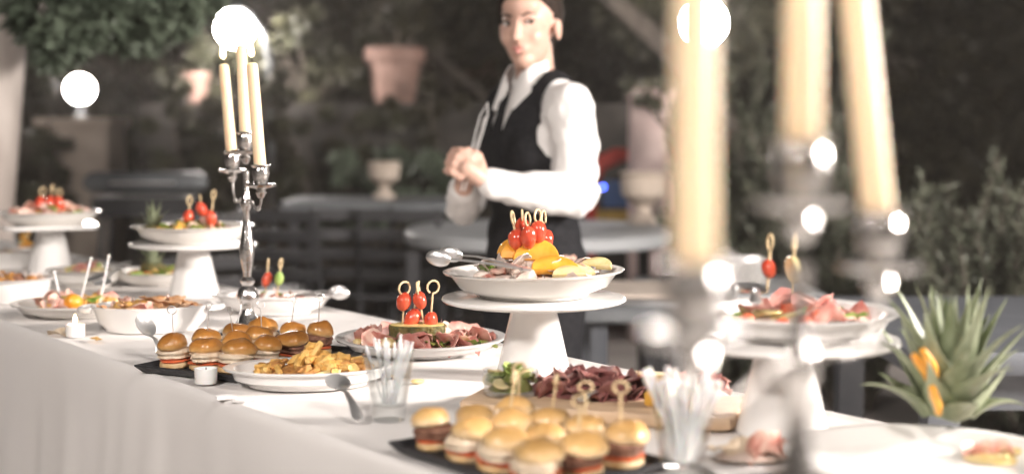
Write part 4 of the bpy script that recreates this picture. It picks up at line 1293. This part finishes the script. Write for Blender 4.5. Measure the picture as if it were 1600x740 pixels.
def pot(label, c, r, h, mt='terracotta', name='flower_pot'):
    t = thing(name, label, 'pot', c)
    g = G(); g.lathe([(0, 0), (r * .62, 0), (r * .86, h * .72), (r * .84, h * .74), (r * .6, h * .1), (0, h * .1)], 32); g.build('body', M[mt], t)
    g = G(); g.lathe([(r * .87, h * .725), (r, h * .74), (r * 1.02, h * .97), (r, h), (r * .9, h), (r * .86, h * .74)], 32); g.build('rim', M[mt], t)
    return t
c = at(617, 160, 9.42); pot('large terracotta pot with thick rim on the dark wall', (c.x, 9.42, wt + .002), .2, .36)
c = at(290, 132, 9.42); pot('small terracotta pot high on the wall beside the lamp post', (c.x + .06, 9.42, wt + .002), .1, .2)
def urn(label, c, s, mt='stone'):
    t = thing('stone_urn', label, 'urn', c)
    g = G(); g.lathe([(0, 0), (.09 * s, 0), (.09 * s, .03 * s), (.05 * s, .05 * s), (.04 * s, .09 * s), (.06 * s, .11 * s)], 28); g.build('foot', M[mt], t)
    g = G(); g.lathe([(0, .109 * s), (.06 * s, .11 * s), (.12 * s, .16 * s), (.13 * s, .24 * s), (.12 * s, .26 * s), (.135 * s, .28 * s), (.13 * s, .29 * s), (.11 * s, .28 * s), (.1 * s, .2 * s), (0, .15 * s)], 28); g.build('cup', M[mt], t)
    return t
c = at(1003, 355, 6.6); urn('pale stone urn standing on the white garden table', (c.x - .0, 6.55, .782), .82)
c = at(600, 305, 7.5); urn('white stone urn standing on the dark garden table', (c.x, 7.5, .852), .66)
# pink pillar
c = at(1020, 230, 8.2)
t = thing('plaster_pillar', 'pinkish plaster pillar behind the pale stone urn', 'pillar', (c.x, 8.2, 0))
zt = at(1020, 140, 8.2).z
g = G(); g.box((0, 0, (zt - .05) / 2), (.26, .26, zt - .05)); g.build('shaft', M['pinkstone'], t)
g = G(); g.box((0, 0, zt - .024), (.3, .3, .05)); g.build('cap', M['pinkstone'], t)
# red play slide
c = at(962, 335, 8.6)
t = thing('toy_playhouse', 'red plastic toy playhouse with blue and yellow panels behind the waitress', 'toy', (c.x, 8.6, 0))
zt = at(962, 236, 8.6).z
g = G()
for s in (-1, 1): g.tube([(s * .15, 0, 0), (s * .15, 0, zt - .2)], .035, 10)
g.build('frame', M['red'], t)
g = G(); g.tube([(-.16, 0, zt - .2), (-.1, 0, zt - .08), (0, 0, zt - .03), (.1, 0, zt - .02), (.16, 0, zt - .2)], .05, 10); g.build('roof_arch', M['red'], t)
g = G(); g.box((.02, .04, zt - .26), (.2, .03, .16)); g.build('blue_panel', M['blue'], t)
g = G(); g.box((0, .045, zt - .46), (.22, .03, .2)); g.build('yellow_panel', M['yellow'], t)
for k, px in enumerate((915, 942)):
    q = at(px, 292, 8.0)
    t = thing('string_light', 'small blue light %s the red toy playhouse' % ('left of' if k == 0 else 'just in front of'), 'light', q, 0, 'blue lights')
    g = G(); g.ell((0, 0, 0), .012, 10, 8); g.build('bulb', M['bluelight'], t)
    g = G(); g.tube([(0, 0, -.012), (0, 0, -q.z)], .004, 6); g.build('stake', M['iron'], t)
# stack of plates on the right garden table
c = at(1150, 440, 5.3)
slab_table('serving_table', 'small table carrying the stack of white plates', c.x - .35, c.x + .3, 5.1, 5.75, .62, .04, 'tabletop', 'iron')
for k in range(7):
    g = G(); r_ = .145
    g.lathe([(0, 0), (.085, 0), (.10, .004), (r_, .017), (r_ - .002, .020), (.10, .008), (0, .005)], 40)
    o = g.build('dinner_plate', M['porcelain'], None); o.location = (c.x + .004 * math.sin(k * 2), 5.4, .622 + .0135 * k)
    tag(o, 'white dinner plate in the stack behind the right cake stand, %s' % ['lowest', 'second from bottom', 'third from bottom', 'middle', 'third from top', 'second from top', 'topmost'][k], 'plate', 'stack of white plates')

# ------------------------------------------------------------------ vegetation
def leaf_mesh(pts, dirs, size, seed, asp=.35, jit=.5):
    rs = np.random.RandomState(seed)
    n = len(pts)
    d = dirs + rs.normal(0, jit, (n, 3)); d /= np.linalg.norm(d, axis=1)[:, None] + 1e-9
    o = rs.normal(0, 1, (n, 3)); w = np.cross(d, o); w /= np.linalg.norm(w, axis=1)[:, None] + 1e-9
    L = size * rs.uniform(.6, 1.3, n)[:, None]
    v = np.empty((n, 4, 3))
    v[:, 0] = pts - d * L * .5; v[:, 1] = pts + w * L * asp * .5 - d * L * .05; v[:, 2] = pts + d * L * .5; v[:, 3] = pts - w * L * asp * .5 - d * L * .05
    m = bpy.data.meshes.new('leaves')
    m.vertices.add(n * 4); m.vertices.foreach_set('co', v.reshape(-1).astype(np.float32))
    m.loops.add(n * 4); m.loops.foreach_set('vertex_index', np.arange(n * 4, dtype=np.int32))
    m.polygons.add(n); m.polygons.foreach_set('loop_start', np.arange(0, n * 4, 4, dtype=np.int32))
    m.update(calc_edges=True)
    return m
def crown_points(centers, per, seed):
    rs = np.random.RandomState(seed); P = []; Dd = []
    for c, r in centers:
        u = rs.normal(0, 1, (per, 3)); u /= np.linalg.norm(u, axis=1)[:, None]
        rad = rs.uniform(.35, 1, per)[:, None] ** .6
        P.append(np.array(c) + u * rad * np.array(r)); Dd.append(u + np.array([0, 0, -.2]))
    return np.concatenate(P), np.concatenate(Dd)
def tree(name, label, base, trunk_pts, trunk_r, clumps, per, size, lm, bm_='darkbark', seed=1, limbs=True, asp=.35, group=None):
    t = thing(name, label, 'tree', base, 0, group)
    g = G(); g.tube(trunk_pts, trunk_r, 14)
    if limbs:
        st = Vector(trunk_pts[-1]); s2 = Vector(trunk_pts[-2])
        for k, (c, r) in enumerate(clumps):
            if k % 2 == 0:
                a0 = s2.lerp(st, .3 + .7 * ((k * .37) % 1)); c = Vector(c)
                g.tube([a0, a0.lerp(c, .5) + Vector((0, 0, .08)), c], [trunk_r[-1] * .7, trunk_r[-1] * .45, .012], 8)
    g.build('trunk', M[bm_], t)
    P, Dd = crown_points(clumps, per, seed)
    obj('crown', leaf_mesh(P, Dd, size, seed, asp), M[lm], t)
    return t
def clumps(n, c, r, cr, seed):
    q = random.Random(seed); out = []
    while len(out) < n:
        v = Vector((q.uniform(-1, 1), q.uniform(-1, 1), q.uniform(-1, 1)))
        if v.length > 1: continue
        s = cr * q.uniform(.6, 1.25)
        out.append(((c[0] + v.x * r[0], c[1] + v.y * r[1], c[2] + v.z * r[2]), (s, s, s * .75)))
    return out
# pale trunk at the left edge with a branch reaching over the view
q0, q1, q2 = at(-22, 330, 5.6), at(-2, 150, 5.6), at(12, -20, 5.6)
b0 = Vector((q0.x - .04, 5.6, 0))
cl = []
for px, py, d_, s in [(70, 20, 5.3, .15), (110, 55, 5.2, .13), (85, 85, 5.2, .07), (150, 15, 5.3, .16), (205, 40, 5.4, .15), (260, 15, 5.5, .16), (310, -8, 5.6, .11), (60, -40, 5.4, .2), (180, -40, 5.5, .2), (225, 62, 5.5, .07), (-60, -90, 5.6, .3)]:
    cl.append((tuple(at(px, py, d_) - b0), (s, s, s * .8)))
tr = tree('olive_tree', 'pale barked tree with silvery leaves at the left edge', b0, [(0, 0, 0), tuple(q0 - b0), tuple(q1 - b0), tuple(q2 - b0), (.1, 0, 2.4)], [.16, .105, .09, .085, .07], cl, 520, .075, 'leafpale', 'bark', 3, asp=.42)
# dark trees closing the garden behind
spec = [(-4.6, 13.5, 2.4, 1.9), (-2.7, 14.2, 2.6, 2.0), (-.9, 13.2, 2.3, 1.8), (.9, 13.8, 2.5, 1.9), (2.6, 13.0, 2.2, 1.9), (4.3, 13.6, 2.5, 2.0), (-6.6, 13.0, 2.4, 1.9), (6.2, 13.0, 2.4, 1.9)]
wd = ['at the far left behind the pillar lamp', 'behind the curved lamp post', 'behind the terracotta pot', 'behind the waitress', 'behind the foreground candles', 'at the right behind the feathery shrubs', 'beyond the left edge', 'beyond the right edge']
for k, (x, y, zc, r_) in enumerate(spec):
    cl = clumps(34, (0, 0, zc), (r_ * .85, r_ * .6, 2.0), .62, 50 + k) + clumps(10, (0, -.2, .8), (r_ * .8, .6, .6), .5, 80 + k)
    tree('garden_tree', 'dense dark leafy tree ' + wd[k], (x, y, 0), [(0, 0, 0), (.05, 0, .6), (-.04, .03, 1.4), (.05, 0, 2.6)], [.19, .15, .13, .09], cl, 330, .15, 'leafdark', seed=100 + k, group='dark trees closing the garden')
# ivy and leafy plants around the wall
def bush(name, label, c, r, n, per, size, lm, seed, cat='shrub', group=None, asp=.4):
    t = thing(name, label, cat, c, 0, group)
    cl = clumps(n, (0, 0, r[2]), r, min(r) * .45, seed)
    g = G()
    for k, (cc, rr) in enumerate(cl):
        if k % 2 == 0: g.tube([(cc[0] * .1, cc[1] * .1, 0), (cc[0] * .5, cc[1] * .5, cc[2] * .6), cc], [.012, .009, .004], 6)
    g.build('stems', M['darkbark'], t)
    P, Dd = crown_points(cl, per, seed); P[:, 2] = np.maximum(P[:, 2], .01)
    obj('foliage', leaf_mesh(P, Dd, size, seed, asp), M[lm], t)
c = at(560, 250, 8.9)
bush('leafy_plant', 'pale leafy plant against the wall behind the white urn', (c.x + .1, 8.75, .4), (.5, .22, .38), 22, 90, .10, 'leafpale', 5)
bush('leafy_plant', 'trailing plant in the large terracotta pot on the wall', tuple(Vector((at(617, 160, 9.42).x, 9.42, wt + .3))), (.3, .2, .2), 12, 90, .08, 'leafdark', 6)
bush('leafy_plant', 'leafy plant on the wall between the lamp post and the terracotta pot', (at(480, 160, 9.5).x, 9.45, wt), (.45, .2, .3), 18, 120, .08, 'leafmid', 7)
bush('leafy_plant', 'leafy plant on the wall around the small terracotta pot', (at(330, 160, 9.5).x, 9.5, wt), (.4, .15, .25), 16, 110, .08, 'leafmid', 8)
for k, (px, w, lb) in enumerate([(295, .4, 'at the left, above the grill'), (400, .6, 'behind the curved lamp post'), (520, .7, 'left of the terracotta pot'), (690, .7, 'beside the waitress')]):
    x_ = at(px, 200, 9.0).x
    bush('ivy_bush', 'dark ivy covering the garden wall ' + lb, (x_, 8.98, .25), (w, .12, .68), 40, 150, .085, 'leafdark' if k % 2 else 'leafmid', 60 + k, group='ivy on the garden wall')
c = at(1015, 140, 8.2)
bush('leafy_plant', 'ivy spilling over the top of the pink pillar', (c.x + .02, 8.1, zt_ if False else c.z - .12), (.18, .2, .12), 9, 60, .06, 'leafmid', 9)
c = at(90, 200, 10.4)
bush('leafy_plant', 'thin climbing plant beside the beige stone pillar', (c.x - .1, 10.5, 0), (.16, .16, .85), 26, 60, .08, 'leafmid', 10)
# feathery grey-green shrubs
def feathery(label, c, n, L, spread, seed, size=.05):
    t = thing('rosemary_shrub', label, 'shrub', c, 0, 'feathery grey green shrubs')
    q = random.Random(seed); g = G(); P, Dd = [], []
    def spray(p, d, L, rad, lev):
        pts = [p]; seg = 6; dd = d.copy()
        for k in range(seg):
            dd = (dd + Vector((q.uniform(-.14, .14), q.uniform(-.14, .14), .07))).normalized(); pts.append(pts[-1] + dd * L / seg)
        g.tube(pts, [rad * (1 - .75 * k / seg) for k in range(seg + 1)], 6)
        for k in range(int(L * 190)):
            f = q.uniform(.12, 1) * seg; i = min(int(f), seg - 1); w = pts[i].lerp(pts[i + 1], f - i)
            v = Vector((q.uniform(-1, 1), q.uniform(-1, 1), q.uniform(-1, 1))).normalized()
            P.append(w + v * size * .45); Dd.append(v * .8 + (pts[i + 1] - pts[i]).normalized() * .9)
        if lev:
            for k in range(5):
                i = q.randint(1, seg - 1); v = Vector((q.uniform(-1, 1), q.uniform(-1, 1), q.uniform(.1, 1))).normalized()
                spray(pts[i], (dd + v * .9).normalized(), L * q.uniform(.3, .5), rad * .5, lev - 1)
    for k in range(n):
        a = q.uniform(0, 6.28); s = spread * math.sqrt(q.random())
        spray(Vector((math.cos(a) * s * .3, math.sin(a) * s * .3, 0)), Vector((math.cos(a) * s, math.sin(a) * s, 1)).normalized(), L * q.uniform(.65, 1.08), .012, 1)
    g.build('stems', M['darkbark'], t)
    obj('needles', leaf_mesh(np.array(P), np.array(Dd), size, seed, .22, .2), M['needle'], t)
c = at(1215, 400, 6.6); feathery('tall feathery shrub between the two foreground candles', (c.x, 6.6, 0), 24, 1.3, .5, 3, .06)
c = at(1180, 400, 6.2); feathery('lower feathery shrub in front of the tall one', (c.x - .05, 6.1, 0), 14, .92, .5, 4, .06)
c = at(1330, 400, 6.2); feathery('feathery shrub behind the leaning foreground candle', (c.x, 6.2, 0), 14, .8, .45, 5, .06)
c = at(1545, 440, 5.4); feathery('feathery shrub at the right edge above the grey table', (c.x, 5.4, 0), 22, .86, .45, 6, .055)
c = at(1610, 440, 5.2); feathery('feathery shrub cut by the right edge of the photo', (c.x + .1, 5.2, 0), 16, .86, .45, 7, .055)
# leaning bare branch above the pink pillar
p0, p1 = at(1060, 90, 9.6), at(935, -20, 9.4)
b0 = Vector((p0.x + .7, 9.7, 0))
cl = clumps(10, tuple(at(1120, 20, 9.7) - b0), (.7, .4, .5), .3, 77)
tree('garden_tree', 'tree with a slanting bare limb above the pink pillar', b0, [(0, 0, 0), (-.1, 0, .9), tuple(p0 - b0), tuple(p1 - b0), tuple(at(900, -60, 9.4) - b0)], [.13, .11, .075, .06, .05], cl, 260, .1, 'leafmid', seed=9, limbs=False)

# ------------------------------------------------------------------ added haze standing in for lens flare, lamp glow and lifted blacks
g = G(); g.box((0, 20, 2.75), (124, 124, 7.5))
hz = g.build('haze', None)
hz['kind'] = 'stuff'
hm = bpy.data.materials.new('flare_haze'); hm.use_nodes = True
hn = hm.node_tree.nodes; hn.remove(hn['Principled BSDF'])
pv = hn.new('ShaderNodeVolumePrincipled')
pv.inputs['Color'].default_value = (.95, .89, .83, 1)
pv.inputs['Density'].default_value = .005
pv.inputs['Anisotropy'].default_value = .65
hm.node_tree.links.new(pv.outputs[0], hn['Material Output'].inputs['Volume'])
hz.data.materials.append(hm)
